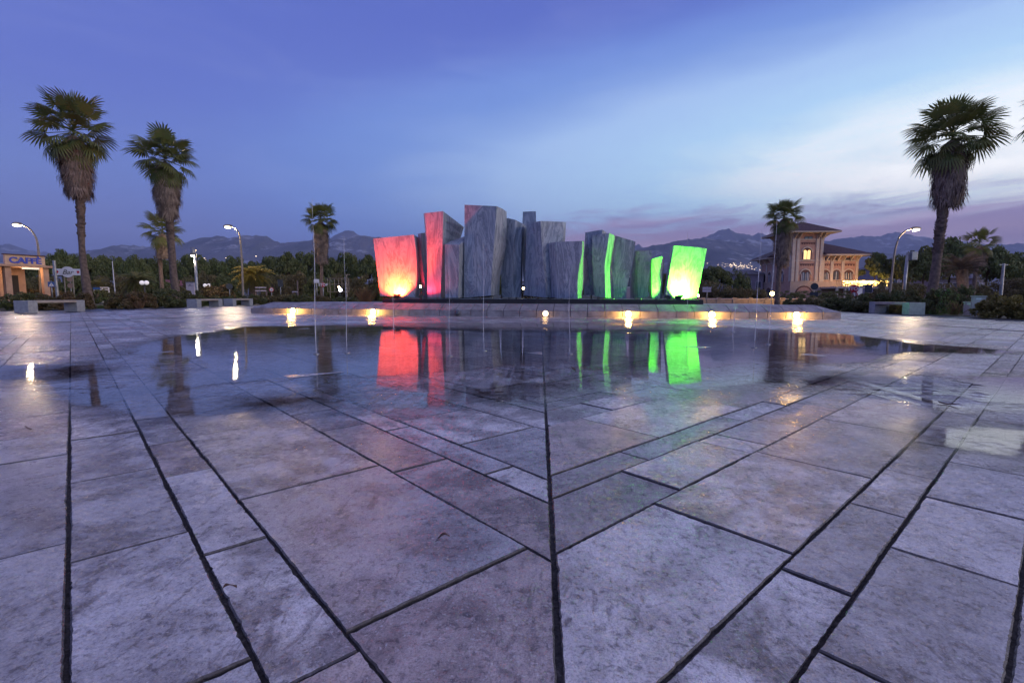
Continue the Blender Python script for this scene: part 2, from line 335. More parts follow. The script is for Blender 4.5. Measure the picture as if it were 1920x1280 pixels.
LO = [-.075, .179, .33, .819, 1.06, 1.203, 1.667]; RO = [.045, .287, .437, .843, 1.087, 1.227, 1.705]
JL = {-1: [1.739, 2.705, 3.154, 3.677, 4.469], 0: [1.602, 2.284, 2.952, 3.405], 1: [.849, 1.425, 2.125, 2.627, 3.2], 2: [.912, 1.736, 2.669], 3: [1.637, 2.355], 4: [1.397, 2.164], 5: [1.75]}
JR = {0: [.962, 1.531, 2.022, 2.528, 3.111, 3.536], 1: [1.209, 1.775, 2.242, 2.782, 3.231], 2: [1.301, 2.075, 2.917, 3.748], 3: [1.467, 2.044, 2.217], 4: [1.655, 2.567], 5: [1.962, 2.857], 6: [2.252, 2.719]}
slabs = []
def courses(offs, joints, side):
    o = dict(enumerate(offs)); n = len(offs)
    w = [.25, .145, .47]
    k = n
    while o[k-1] < 32: o[k] = o[k-1] + w[(k-n) % 3]*random.uniform(.97, 1.04); k += 1
    lo = 0
    while o[lo] > -14: lo -= 1; o[lo] = o[lo+1] - [.47, .145, .25][(-lo-1) % 3]*random.uniform(.97, 1.04)
    for i in range(lo, k-1):
        c0, c1 = o[i], o[i+1]; wide = c1-c0
        js = list(joints.get(i, []))
        start = max(c0, -3.) - random.uniform(0., .2)
        if js:
            back = js[0]
            while back > start+.3: back -= random.uniform(.5, 1.0); js.insert(0, back)
        else: js = [start]
        while js[-1] < 32: js.append(js[-1] + (random.uniform(.45, 1.05) if wide > .3 else random.uniform(.38, .85)))
        g = random.choice([.0022, .0028, .0036, .0046])
        for j0, j1 in zip(js[:-1], js[1:]):
            # polygon in course frame (c across, j along); the mitre seam is the line j = c
            gl = random.uniform(.0020, .0036)
            poly = [(c0+g, j0+gl), (c1-g, j0+gl), (c1-g, j1-gl), (c0+g, j1-gl)]
            outp = []
            for q in range(4):
                a, e = poly[q], poly[(q+1) % 4]; da, de_ = a[1]-a[0]-.0075, e[1]-e[0]-.0075
                if da >= 0: outp.append(a)
                if da*de_ < 0:
                    t = da/(da-de_); outp.append((a[0]+(e[0]-a[0])*t, a[1]+(e[1]-a[1])*t))
            if len(outp) < 3: continue
            pts = [((S2*(c-j) if side < 0 else S2*(j-c)) + XS, S2*(c+j)) for c, j in outp]
            if side > 0: pts.reverse()
            cx = sum(p[0] for p in pts)/len(pts); cy = sum(p[1] for p in pts)/len(pts)
            if max(p[1] for p in pts) < .15 or cy > 27.3 or cx < -17. or cx > 12.5: continue
            if abs(cx) > cy*1.25 + 1.2: continue
            slabs.append((pts, cx, cy))
courses(LO, JL, -1); courses(RO, JR, 1)
slabs.sort(key=lambda s: math.hypot(s[1], s[2]))
def slab_ring(pts, step, jit):
    ring = []
    for i in range(len(pts)):
        a = Vector(pts[i]); e = Vector(pts[(i+1) % len(pts)]); L = (e-a).length; n = max(1, int(L/step)); nn = Vector((-(e-a).y, (e-a).x))/max(L, 1e-6)
        wob = 0
        for q in range(n):
            t = q/n; wob = wob*.5 + random.uniform(-1, 1)*jit
            p = a + (e-a)*t + nn*(abs(wob) if random.random() < .8 else abs(wob)*2.2)
            ring.append((p.x, p.y))
    return ring
def slab_geo(pts, near):
    d = near; z0 = random.uniform(-.0050, .0004); tx, ty = random.uniform(-.0035, .0035), random.uniform(-.0035, .0035)
    step, jit = (.012, .0015) if d < 1.8 else ((.04, .0018) if d < 2.6 else (.2, .0015))
    ring = slab_ring(pts, step, jit) if d < 3.5 else [tuple(p) for p in pts]
    cx = sum(p[0] for p in ring)/len(ring); cy = sum(p[1] for p in ring)/len(ring); n = len(ring)
    zt = lambda x, y: z0 + (x-cx)*tx + (y-cy)*ty
    bv = .003
    V = [(x, y, -.05) for x, y in ring]
    V += [(x, y, zt(x, y)-bv*1.0) for x, y in ring]
    ins = []
    for x, y in ring:
        L = math.hypot(x-cx, y-cy) or 1; ins.append((x-(x-cx)/L*bv*1.3, y-(y-cy)/L*bv*1.3))
    V += [(x, y, zt(x, y)) for x, y in ins]
    F = []
    for r in (0, 1): F += [(r*n+i, r*n+(i+1) % n, (r+1)*n+(i+1) % n, (r+1)*n+i) for i in range(n)]
    F.append(tuple(range(2*n, 3*n)))
    return V, F
for i, (pts, cx, cy) in enumerate(slabs[:300]):
    V, F = slab_geo(pts, math.hypot(cx, cy))
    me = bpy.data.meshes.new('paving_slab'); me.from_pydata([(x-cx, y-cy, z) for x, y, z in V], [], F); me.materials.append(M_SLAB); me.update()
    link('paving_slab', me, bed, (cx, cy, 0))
far = MB()
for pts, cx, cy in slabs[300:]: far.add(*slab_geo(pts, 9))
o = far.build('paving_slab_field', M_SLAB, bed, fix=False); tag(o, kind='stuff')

# standing water: sheets a few millimetres over the paving, ragged outlines on the ground
def puddle(pxs, seed, amp=.05, z=.0012):
    rr = random.Random(seed)
    pts = [G(x, y) for x, y in pxs]; ring = []
    n = len(pts)
    for i in range(n):
        p0, p1, p2, p3 = pts[i-1], pts[i], pts[(i+1) % n], pts[(i+2) % n]
        L = (p2-p1).length; m = max(3, int(L/.09))
        m = min(m, 60)
        for q in range(m):
            t = q/m
            c = .5*((2*p1) + (p2-p0)*t + (2*p0-5*p1+4*p2-p3)*t*t + (3*p1-p0-3*p2+p3)*t**3)
            c = c*.6 + (p1+(p2-p1)*t)*.4
            d = (p2-p1).normalized(); nn = Vector((-d.y, d.x, 0)); s = ring[-1][2]*.7 if ring else 0
            s += rr.uniform(-1, 1)*amp*(.35+.25*min(L, 2))
            ring.append((c.x+nn.x*s, c.y+nn.y*s, s))
    R_ = np.array([(x, y) for x, y, _ in ring]); x0, y0 = R_.min(0)-1.0; x1, y1 = R_.max(0)+1.0
    st = .045 if (x1-x0)*(y1-y0) < 12 else .085
    gx, gy = np.arange(x0, x1+st, st), np.arange(y0, y1+st, st); PX, PY = np.meshgrid(gx, gy); Q = np.stack([PX.ravel(), PY.ravel()], 1)
    A_, B_ = R_, np.roll(R_, -1, 0); D_ = B_-A_; LL = (D_**2).sum(1)+1e-9; best = np.full(len(Q), 1e9); ins_ = np.zeros(len(Q), bool)
    for a, d, ll, e in zip(A_, D_, LL, B_):
        t = np.clip(((Q-a)@d)/ll, 0, 1); v = Q-a-t[:, None]*d; np.minimum(best, (v**2).sum(1), out=best)
        c = ((a[1] > Q[:, 1]) != (e[1] > Q[:, 1])); ins_ ^= c & (Q[:, 0] < (e[0]-a[0])*(Q[:, 1]-a[1])/((e[1]-a[1]) or 1e-9)+a[0])
    sd = np.sqrt(best)*np.where(ins_, 1, -1); nx = len(gx); ny = len(gy); ok = (sd > -1.0).reshape(ny, nx)
    ii, jj = np.nonzero(ok[:-1, :-1] & ok[1:, :-1] & ok[:-1, 1:] & ok[1:, 1:]); F = np.stack([ii*nx+jj, ii*nx+jj+1, (ii+1)*nx+jj+1, (ii+1)*nx+jj], 1)
    used, inv = np.unique(F, return_inverse=True); F = inv.reshape(F.shape)
    me = mesh_np('puddle', np.c_[Q[used], np.full(len(used), z)], F, M_WATER)
    at = me.attributes.new('depth', 'FLOAT', 'POINT'); at.data.foreach_set('value', sd[used].astype(np.float32))
    return tag(link('puddle', me), kind='structure')
puddle([(137, 690), (200, 682), (235, 672), (275, 656), (290, 641), (360, 629), (420, 622), (470, 613), (580, 611), (720, 607), (860, 606), (1010, 607), (1120, 606), (1250, 608), (1360, 612), (1450, 620), (1560, 626), (1650, 636), (1700, 645), (1790, 650), (1870, 657), (1800, 661), (1700, 658), (1640, 664), (1600, 676), (1530, 680), (1500, 688), (1545, 703), (1490, 717), (1400, 712), (1330, 722), (1250, 728), (1180, 736), (1120, 728), (1085, 716), (1040, 705), (985, 706), (930, 722), (900, 742), (850, 752), (795, 754), (700, 769), (655, 752), (600, 745), (560, 744), (505, 756), (430, 768), (312, 771), (250, 757), (190, 750), (160, 742), (140, 725)], 1)
puddle([(-60, 690), (20, 687), (80, 685), (128, 688), (129, 702), (90, 709), (30, 706), (-60, 712)], 2, .03)
puddle([(1545, 716), (1600, 707), (1690, 713), (1760, 709), (1845, 710), (1925, 712), (1990, 716), (2010, 772), (1920, 768), (1850, 763), (1780, 763), (1720, 752), (1660, 742), (1610, 735), (1570, 726)], 3, .03)
puddle([(1795, 820), (1850, 812), (1930, 818), (1980, 832), (1930, 836), (1850, 834), (1808, 830)], 4, .012)
puddle([(905, 732), (950, 727), (1000, 724), (1015, 735), (985, 748), (940, 750)], 5, .02)
puddle([(1075, 712), (1092, 716), (1090, 722), (1062, 720)], 6, .01)
puddle([(505, 757), (560, 750), (588, 750), (555, 757), (520, 761)], 7, .006)

# slot drains along both sides of the fountain court
M_SLOT = plain('drain_slot', (.02, .02, .022), (.035, .033, .03), 9., .5)
for pl, lab in (([(-12.6, 7.), (-11.83, 10.13), (-11.25, 11.2), (-10.45, 13.5), (-10.35, 17.0)], 'narrow dark slot drain running past the end of the wall towards the cafe side'), ([(9.5, 7.5), (9.11, 9.74), (8.97, 11.), (8.7, 12.6), (8.72, 14.4)], 'narrow dark slot drain running past the end of the wall towards the villa side')):
    m = MB()
    for p, q in zip(pl[:-1], pl[1:]):
        p, q = Vector((*p, .003)), Vector((*q, .003)); n = Vector((-(q-p).y, (q-p).x, 0)).normalized()*.035
        m.hexa([p-n-Vector((0, 0, .012)), q-n-Vector((0, 0, .012)), q+n-Vector((0, 0, .012)), p+n-Vector((0, 0, .012))], [p-n, q-n, q+n, p+n])
    tag(m.build('slot_drain', M_SLOT), lab, 'drain', 'slot drains of the plaza')

# ================================================================== MOUNTAINS
def mount_f(k, o):
    p = pos(k); n = k.noise(p, .0012, 8, .62); n2 = k.noise(p, .006, 5, .6)
    c = k.mix(k.mr(n, .35, .65), (.05, .06, .05, 1), (.17, .16, .15, 1))
    q = k.m('MULTIPLY', k.mr(k.noise(k.vscale(p, (1., 1., 2.5)), .0016, 6, .62), .54, .62), k.mr(n2, .40, .58))
    c = k.mix(k.m('MULTIPLY', q, .8), c, (.6, .6, .6, 1))
    return pbsdf(k, c, .9, 0., .1, bump(k, n2, .8, 120.))
M_MOUNT = mat('wooded_mountain_with_marble_scars', mount_f)
def ridge(name, prof, Y, foot, seed, jag=2.2):
    r = np.random.default_rng(seed)
    xs = np.arange(prof[0][0], prof[-1][0]+1, 3.); ys = np.interp(xs, [p[0] for p in prof], [p[1] for p in prof])
    nz = np.zeros(len(xs))
    for f_, a_ in ((23, 1.), (11, .8), (5, .6), (3, .5)):
        ph = r.uniform(-1, 1, int(len(xs)/f_*3)+4); nz += a_*np.interp(np.arange(len(xs))/f_*3, np.arange(len(ph)), ph)
    ys = ys + nz*.7*jag
    crest = [P(x, y, Y) for x, y in zip(xs, ys)]
    rows = 16; V = []; n = len(xs)
    spur = np.zeros((rows+5, n))
    for f_, a_ in ((60, .16), (25, .10), (10, .05)):
        g = r.uniform(-1, 1, (8, int(n/f_*3)+4)); 
        for i in range(rows+5):
            row = g[min(7, i//3)]*(1-(i % 3)/3) + g[min(7, i//3+1)]*((i % 3)/3)
            spur[i] += a_*np.interp((np.arange(n)+i*1.5)/f_*3, np.arange(g.shape[1]), row)
    for i in range(rows+5):
        t = 1 - i/rows                                   # 1 at the foot, 0 on the crest, negative behind it
        for j, c in enumerate(crest):
            yy = c.y - t*foot; hh = c.z*(1-abs(t))**1.25 if t > 0 else c.z*(1-abs(t)*.9)
            hh *= 1 + (spur[i, j]*(1-abs(1-2*abs(t)))*1.6 if t > 0 else 0)
            k = 1 - t*foot*.35/c.y
            V.append((c.x*(k if t > 0 else 1.), yy, hh))
    F = [(i*n+j, i*n+j+1, (i+1)*n+j+1, (i+1)*n+j) for i in range(rows+4) for j in range(n-1)]
    return tag(link(name, mesh_np(name, V, F, M_MOUNT, True)), kind='structure')
ridge('mountains_far', [(-700, 470), (-400, 455), (-200, 468), (0, 460), (15, 459), (60, 470), (105, 477), (170, 472), (230, 464), (300, 466), (400, 463), (500, 460), (560, 458), (600, 452), (622, 446), (631, 439), (648, 431.5), (657, 433.5), (665, 436), (671, 441), (690, 447), (720, 455), (800, 462), (950, 465), (1100, 467), (1180, 465), (1197, 457.5), (1208, 463.7), (1260, 458), (1312, 446.6), (1328, 440.6), (1341, 437.5), (1349, 433.5), (1367, 429.4), (1379, 436.5), (1401, 439), (1412, 441.6), (1424, 436), (1440, 439.6), (1480, 446), (1540, 451), (1560, 450.7), (1582, 447.7), (1605, 444), (1627, 441.6), (1650, 443), (1679, 434.8), (1693, 439.5), (1718, 443), (1760, 450), (1862, 458.5), (1909, 457.4), (1960, 460), (2200, 466), (2600, 455), (2800, 470)], 13000, 4500, 3)
ridge('mountains_near', [(-500, 500), (-200, 492), (0, 478), (60, 478), (100, 480), (170, 471), (200, 465), (230, 460), (250, 461), (275, 463), (340, 457), (365, 450), (380, 446), (405, 442.5), (430, 445), (460, 442), (500, 442), (509, 448), (526, 456), (549, 455), (577, 452), (600, 449), (640, 447), (670, 442), (684, 440), (700, 446), (720, 444), (760, 455), (850, 468), (1000, 475), (1150, 470), (1191, 466), (1217, 461), (1234, 457.5), (1262, 452), (1285, 448.5), (1307, 448), (1340, 449), (1400, 450), (1446, 452), (1500, 458), (1580, 468), (1700, 478), (1850, 484), (2000, 482), (2300, 470), (2600, 490)], 8500, 3500, 5)
# ================================================================== FOUNTAIN WALL
WP = np.polyfit([-10.4, -7., -4.9, -.86, 1.9, 6.5, 8.6], [17.3, 16.05, 15.5, 15.3, 15.0, 14.55, 14.45], 2)
WX0, WX1 = -10.35, 8.62
def wy(x): return float(np.polyval(WP, x))
def wn(x):
    d = Vector((1, float(np.polyval(np.polyder(WP), x)), 0)).normalized(); return d, Vector((-d.y, d.x, 0))
def arcx(px):
    x = 0.
    for _ in range(30):
        lo, hi = (WX0, WX1) if _ == 0 else (lo, hi); x = (lo+hi)/2
        v = Vector((x, wy(x), .1-CAMH)); q = 960 + FPX*v.dot(RGT)/v.dot(FWD)
        if q < px: lo = x
        else: hi = x
    return x
VH, TH, RUN, FLAT = .19, .39, .52, .14
wall = empty('fountain_wall', (-.9, wy(-.9), 0), label='long low pale stone wall with sloping cap stones in front of the marble slabs', cat='wall')
def on(x, back, z):
    t, n = wn(x); return Vector((x, wy(x), z)) + n*back
NB_ = 37; xs_ = np.linspace(WX0, WX1, NB_+1)
for i in range(NB_):
    x0, x1 = xs_[i], xs_[i+1]; g = .007; a0, a1 = x0+g, x1-g; d = random.uniform(-.004, .004)
    m = MB().hexa([on(a0, d, -.04), on(a1, d, -.04), on(a1, .42, -.04), on(a0, .42, -.04)], [on(a0, d, VH-.004), on(a1, d, VH-.004), on(a1, .42, VH-.004), on(a0, .42, VH-.004)])
    unworld(m.build('stone_block', M_WALLST, None, bevel=.006), wall)
    e0 = .52 if i == 0 else 0.; e1 = .52 if i == NB_-1 else 0.; d = random.uniform(-.003, .003)
    m = MB().hexa([on(a0, -.012+d, VH), on(a1, -.012+d, VH), on(a1, RUN+FLAT, VH), on(a0, RUN+FLAT, VH)],
                  [on(a0+e0*.98, RUN+d, TH), on(max(a1-e1*.98, a0+e0+.01), RUN+d, TH), on(max(a1-e1*.98, a0+e0+.01), RUN+FLAT, TH), on(a0+e0*.98, RUN+FLAT, TH)])
    unworld(m.build('cap_stone', M_WALLST, None, bevel=.006), wall)
m = MB(); ins = [on(x, RUN+FLAT+.004, 0) for x in np.linspace(WX0+.3, WX1-.3, 20)]; bk = [v + Vector((0, 4.2, 0)) for v in ins][::-1]
poly = [(v.x, v.y) for v in ins+bk]; n = len(poly)
m.add([(x, y, 0) for x, y in poly]+[(x, y, .355) for x, y in poly], [tuple(range(n))[::-1], tuple(range(n, 2*n))]+[(i, (i+1) % n, (i+1) % n+n, i+n) for i in range(n)])
unworld(m.build('deck', M_WALLST, None), wall)

M_HOT = glowmat('amber_lamp_glass', (1., .58, .15), 60.)
M_DIM = glowmat('amber_lamp_glass_dim', (1., .72, .40), 3.0)
M_OFF = plain('unlit_lamp_glass', (.10, .11, .13), (.07, .08, .10), 8., .15)
def wall_light(px, state, label):
    x = arcx(px); t, n = wn(x); c = on(x, -.006, .105)
    o = empty('wall_light', c, label=label, cat='light', group='round lights set in the fountain wall')
    o.rotation_euler = (0, 0, math.atan2(t.y, t.x))
    rim = MB(); prof = []; N = 20
    for k in range(N):
        a = 2*math.pi*k/N; prof.append((math.cos(a), math.sin(a)))
    vs = [(r*cx, y, r*cz) for r, y in ((.100, .004), (.100, -.03), (.09, -.034)) for cx, cz in prof]
    fs = [(i*N+k, i*N+(k+1) % N, (i+1)*N+(k+1) % N, (i+1)*N+k) for i in range(2) for k in range(N)]
    rim.add(vs, fs).build('rim', M_STEEL, o)
    dome = MB(); rings = [(.09, -.03), (.085, -.06), (.065, -.09), (.03, -.105)]
    vs = [(r*cx, y, r*cz) for r, y in rings for cx, cz in prof]
    fs = [(i*N+k, i*N+(k+1) % N, (i+1)*N+(k+1) % N, (i+1)*N+k) for i in range(3) for k in range(N)] + [tuple(3*N+k for k in range(N))]
    dome.add(vs, fs).build('glass', {2: M_HOT, 1: M_DIM, 0: M_OFF}[state], o, True)
    if state:
        ld = bpy.data.lights.new('lamp', 'POINT'); ld.energy = {2: 46., 1: 1.6}[state]; ld.color = (1., .50, .10); ld.shadow_soft_size = .07
        lo = bpy.data.objects.new('lamp', ld); COL.objects.link(lo); lo.parent = o; lo.location = (0, -.20, .0)
wall_light(551, 2, 'glowing amber round light at the cafe end of the low fountain wall')
wall_light(701, 2, 'glowing amber round light in the fountain wall below the red slab')
wall_light(858, 0, 'unlit dark round light in the fountain wall below the small rounded slab')
wall_light(1023, 1, 'dim warm round light in the middle of the fountain wall')
wall_light(1178, 2, 'glowing amber round light in the fountain wall left of the green floodlight')
wall_light(1334, 2, 'glowing amber round light in the fountain wall beside the white-lit green slab')
wall_light(1492, 2, 'glowing amber round light at the villa end of the low fountain wall')

# ================================================================== SCULPTURE
PZ = .53
def DY(px): return 17.35 + (px-717)/(1318-717)*(16.35-17.35)
sc_root = empty('sculpture', P(1018, 560, DY(1018)).to_2d().to_3d(), label='group of tall veined grey marble slabs on a long black plinth, lit red and green', cat='sculpture')
a_, b_ = P(717, 560, DY(717)-.55), P(1319, 565, DY(1319)-.55)
pl = [Vector((a_.x, a_.y, 0)), Vector((b_.x, b_.y, 0)), Vector((b_.x+.1, b_.y+3., 0)), Vector((a_.x-.1, a_.y+3., 0))]
unworld(MB().hexa([v+Vector((0, 0, .345)) for v in pl], [v+Vector((0, 0, PZ)) for v in pl]).build('plinth', M_BLACK, bevel=.008), sc_root)
K = 11
def edge(poly, dy, py0=None):
    """poly: photo points from foot to head of one arris -> K points in space at its depth"""
    Y = DY(poly[0][0]) + dy; pts = [P(x, y, Y) for x, y in poly]
    pts[0].z = max(pts[0].z, PZ+.035)
    zs = [p.z for p in pts]; out = []
    ts = [(z-zs[0])/(zs[-1]-zs[0]) for z in zs]
    for i in range(K):
        t = i/(K-1)
        if len(pts) > 3:                                   # smooth curve through the measured points
            q = max(0, min(len(ts)-2, sum(1 for u in ts[1:-1] if u <= t)))
            u = (t-ts[q])/(ts[q+1]-ts[q]); p1, p2 = pts[q], pts[q+1]; p0, p3 = pts[max(q-1, 0)], pts[min(q+2, len(pts)-1)]
            cr = lambda a, b, c, d: .5*((2*b)+(c-a)*u+(2*a-5*b+4*c-d)*u*u+(3*b-a-3*c+d)*u**3)
            x, y = cr(p0.x, p1.x, p2.x, p3.x), cr(p0.y, p1.y, p2.y, p3.y)
        elif len(pts) == 3:
            a, b, c = pts; tm = ts[1]; L = ((t-tm)*(t-1)/(tm*1.), t*(t-1)/(tm*(tm-1)), t*(t-tm)/(1-tm))
            x = a.x*L[0]+b.x*L[1]+c.x*L[2]; y = a.y*L[0]+b.y*L[1]+c.y*L[2]
        else: x = pts[0].x+(pts[1].x-pts[0].x)*t; y = pts[0].y+(pts[1].y-pts[0].y)*t
        out.append(Vector((x, y, zs[0]+(zs[-1]-zs[0])*t)))
    return out
def stone(edges, back, label, bl=(.0, 1.), br=(.0, 1.), raise_back=0.):
    E = [edge(p, d) for p, d in edges]
    f0, f1 = E[0], E[-1]
    hr = [v + Vector((br[0], back*br[1], (raise_back*(i/(K-1))))) for i, v in enumerate(f1)]; hl = [v + Vector((bl[0], back*bl[1], raise_back*(i/(K-1)))) for i, v in enumerate(f0)]
    ring = E + [hr, hl]; n = len(ring); V = [ring[j][i] for i in range(K) for j in range(n)]
    F = [(i*n+j, i*n+(j+1) % n, (i+1)*n+(j+1) % n, (i+1)*n+j) for i in range(K-1) for j in range(n)]
    F += [tuple(range(n))[::-1], tuple((K-1)*n+j for j in range(n))]
    o = MB().add(V, F).build('stone_slab', M_STONE, None); unworld(o, sc_root); o['label'] = label
    bot = [ring[j][0] for j in range(n)]; c = sum(bot, Vector())/n
    for q in (bot[0]*.35+c*.65, bot[len(E)-1]*.35+c*.65):
        z1 = max(b.z for b in bot)+.02
        ft = MB().tube([(q.x, q.y, PZ-.005), (q.x, q.y, z1)], .028, 8).build('foot', M_STEEL, None)
        ft.parent = o
    return o
stone([([(713, 555), (699.5, 447.5)], 0.), ([(778, 557), (781, 490), (776, 440)], -.05), ([(784, 557), (785.5, 490), (784, 445)], .8)], .6, 'wide slab flooded with red light', bl=(.2, 1.), br=(0., .3))
stone([([(792, 556.5), (787, 490), (783.4, 438.8)], .55), ([(798.5, 557), (793, 500), (790, 470), (789.6, 437)], .40), ([(801, 557), (799, 490), (797, 436.4)], .95)], .5, 'narrow leaning slab between the red slab and its taller neighbour', br=(0, .4))
stone([([(800.6, 557), (799.7, 480), (794, 400)], .12), ([(826, 557), (829.7, 454), (831, 396)], -.05), ([(846, 557), (853, 490), (870, 426)], 1.6)], .7, 'tall slab washed with dark red light', bl=(.5, 1.6), br=(-.2, .5))
stone([([(834.8, 558), (834, 458.5)], -.25), ([(859, 558.7), (861.5, 459.4)], -.35), ([(869.6, 557), (872.8, 452)], .2)], .45, 'short slab with a rounded sloping head', bl=(.13, 1.4), br=(-.05, .6), raise_back=.2)
stone([([(870, 559), (870.7, 470), (871, 384)], -.05), ([(920.6, 554), (921.5, 529), (927, 444), (931.3, 386.6)], -.25), ([(928, 554), (931, 520), (940, 450), (941.5, 391)], .15), ([(936, 554), (939, 513), (949, 460), (950, 397)], .75)], 1.0, 'tallest slab with a red patch at its foot', bl=(.7, 1.2), br=(-.2, .5))
stone([([(941, 557.5), (940, 514), (947, 460), (950, 408.7)], .95), ([(960, 557.5), (961, 490), (966, 412)], .80), ([(977, 557.5), (977, 491), (980, 419.5)], .95), ([(979, 552), (980, 500), (986, 424)], 1.5)], .6, 'pale grey slab against the tallest slab', br=(-.1, .5))
stone([([(985, 555), (979, 440), (980.5, 397)], 1.75), ([(1000, 555), (1005.5, 440), (1004.8, 396)], 1.7)], .5, 'narrow slab standing behind the others', bl=(.1, 1), br=(-.1, 1))
stone([([(982, 553.5), (985, 490), (988, 419)], .55), ([(1023.7, 558), (1021.5, 526), (1016.6, 468), (1013.8, 414.3)], 0.), ([(1041, 558), (1048, 490), (1057, 432), (1053.5, 416)], .35), ([(1050, 558), (1055, 490), (1060, 445), (1061, 416.3)], 1.05)], .8, 'broad tall slab with a green edge at its head', br=(-.1, .5))
stone([([(1034.6, 557), (1031, 500), (1028, 456)], .10), ([(1045, 559), (1043, 500), (1042, 453.7)], -.25), ([(1083, 560), (1083, 526), (1086.3, 498), (1091, 475), (1092, 452)], -.50), ([(1090.8, 560), (1094.9, 527.5), (1094.9, 485), (1095.8, 451.5)], .0)], .7, 'low dark slab with a curved green strip down its side', bl=(.1, 1), br=(-.1, .6))
stone([([(1095, 553), (1095, 495), (1097.5, 436)], .55), ([(1126, 553), (1126, 495), (1129.4, 430.6)], .45), ([(1131, 553), (1132, 495), (1137, 436)], 1.1)], .6, 'dark slab half hidden behind the slab with the straight green strip', bl=(.2, 1), br=(-.1, .5))
stone([([(1115, 556), (1110.8, 500), (1110.6, 441)], .15), ([(1135.6, 558), (1133.8, 507.5), (1135, 490), (1142, 437)], -.12), ([(1150, 559), (1146, 507.5), (1148, 490), (1154.6, 442)], .32), ([(1173, 559.5), (1180, 520), (1187.5, 484), (1191.5, 453)], .06)], .9, 'folded slab with a straight bright green strip', bl=(.2, 1), br=(-.35, 1.))
stone([([(1187, 561), (1188, 500), (1190, 471)], .75), ([(1196, 558), (1194, 512), (1192, 470)], .36), ([(1214.4, 558), (1219.8, 495), (1223, 469)], -.02)], .55, 'slim blue-grey slab with a pale left side', br=(-.15, 1))
stone([([(1222.5, 562), (1221.8, 520), (1222, 486)], .16), ([(1237, 562), (1241, 520), (1244.4, 480)], .10), ([(1240.5, 562), (1243.5, 520), (1245.6, 479.6)], .24)], .4, 'small slab lit bright green', br=(-.1, .8))
stone([([(1243.3, 560), (1257.5, 461.3)], .55), ([(1247.5, 558), (1263.8, 460)], -.15), ([(1290, 561), (1302, 463.3)], -.25), ([(1307, 558), (1325.4, 466)], -.20)], .6, 'wide leaning slab burnt white with a green head', bl=(.1, .2), br=(-.25, 1))

def flood(px, py, dy, aim, col, power, size, label, head=True, blend=.5, glassc=None):
    c = P(px, py, DY(px)+dy); c.z = PZ
    o = empty('floodlight', c, label=label, cat='floodlight', group='coloured floodlights on the plinth')
    d = Vector(aim) - (c+Vector((0, 0, .09))); o.rotation_euler = (0, 0, math.atan2(d.y, d.x)-math.pi/2)
    MB().box((0, 0, .012), (.12, .10, .03)).build('base', M_DARKMETAL, o)
    el_ = math.atan2(d.z, math.hypot(d.x, d.y))
    MB().box((0, -.02, .085), (.20, .10, .09), 0, el_-.25).build('housing', M_DARKMETAL, o, bevel=.006)
    nrm = Vector((0, math.cos(el_-.25), math.sin(el_-.25))); g = Vector((0, -.02, .085)) + nrm*.052
    MB().box(g, (.17, .006, .07), 0, el_-.25).build('glass', glowmat('flood_glass', glassc or col, 25.), o)
    for sx in (-1, 1): MB().box(Vector((sx*.108, 0, 0)) + g + nrm*.03, (.008, .10, .10), 0, el_-.25).build('barn_door', M_DARKMETAL, o)  # side plates added to hold back the coloured spill sideways
    ld = bpy.data.lights.new('lamp', 'SPOT'); ld.energy = power; ld.color = col; ld.spot_size = R(size); ld.spot_blend = blend; ld.shadow_soft_size = .05
    lo = bpy.data.objects.new('lamp', ld); COL.objects.link(lo); lo.parent = o
    lo.location = g + nrm*.03
    q = (Matrix.Rotation(-o.rotation_euler.z, 3, 'Z') @ d).normalized(); lo.rotation_euler = (-q).to_track_quat('Z', 'Y').to_euler()
flood(744, 556, -.37, P(747, 530, DY(747)), (1., .042, .006), 2300., 140, 'red floodlight on the plinth at the foot of the wide red slab')
flood(789, 556, -.20, P(815, 490, DY(815)), (1., .02, .04), 130., 140, 'small red floodlight in the gap between the red slabs')
flood(1272, 560, -.50, P(1282, 531, DY(1282)), (.11, 1., .02), 3200., 128, 'green floodlight in front of the white-burnt slab')
flood(1253, 559, -.20, P(1130, 490, DY(1130)), (.12, 1., .03), 700., 104, 'green floodlight turned towards the folded slab', glassc=(.6, 1., .5))

# ================================================================== FOUNTAIN JETS
def jet(bx, by, tx, ty, r, label):
    b0 = G(bx, by); t0 = P(tx, ty, b0.y + .05)
    o = empty('water_jet', b0, label=label, cat='water jet', group='thin fountain jets rising from the paving')
    MB().lathe((0, 0, 0), [(.035, -.01), (.035, .007), (.022, .010), (.012, .016)], 12).build('nozzle', M_STEEL, o)
    d = t0-b0; pts = []; rad = []
    for i in range(15):
        u = i/14; pts.append(d*u + Vector((math.sin(u*9+bx)*.004, math.cos(u*7+bx)*.004, .012 if i == 0 else 0))); rad.append(.72*r*(1-.55*u)*(1+.25*math.sin(i*2.3+bx)) if i < 14 else r*.1)
    MB().tube(pts, rad, 6).build('water_column', M_JET, o, True)
    dr = MB(); q = random.Random(int(bx))
    for i in range(60):                                    # drops falling back round the jet
        u = q.uniform(0, 1)**.7; s_ = q.uniform(.0012, .0032); c = d*u + Vector((q.gauss(0, .03*(1.15-u)+.006), q.gauss(0, .03*(1.15-u)+.006), 0)); c.z = max(c.z, .01)
        dr.add([c+Vector(v)*s_ for v in ((1, 0, 0), (-1, 0, 0), (0, 1, 0), (0, -1, 0), (0, 0, 1.6), (0, 0, -1.6))], [(0, 2, 4), (2, 1, 4), (1, 3, 4), (3, 0, 4), (2, 0, 5), (1, 2, 5), (3, 1, 5), (0, 3, 5)])
    tag(dr.build('drops', M_JET, o, fix=False), kind='stuff')
jet(593, 664, 586, 372, .0075, 'tall thin water jet in front of the small fan palm')
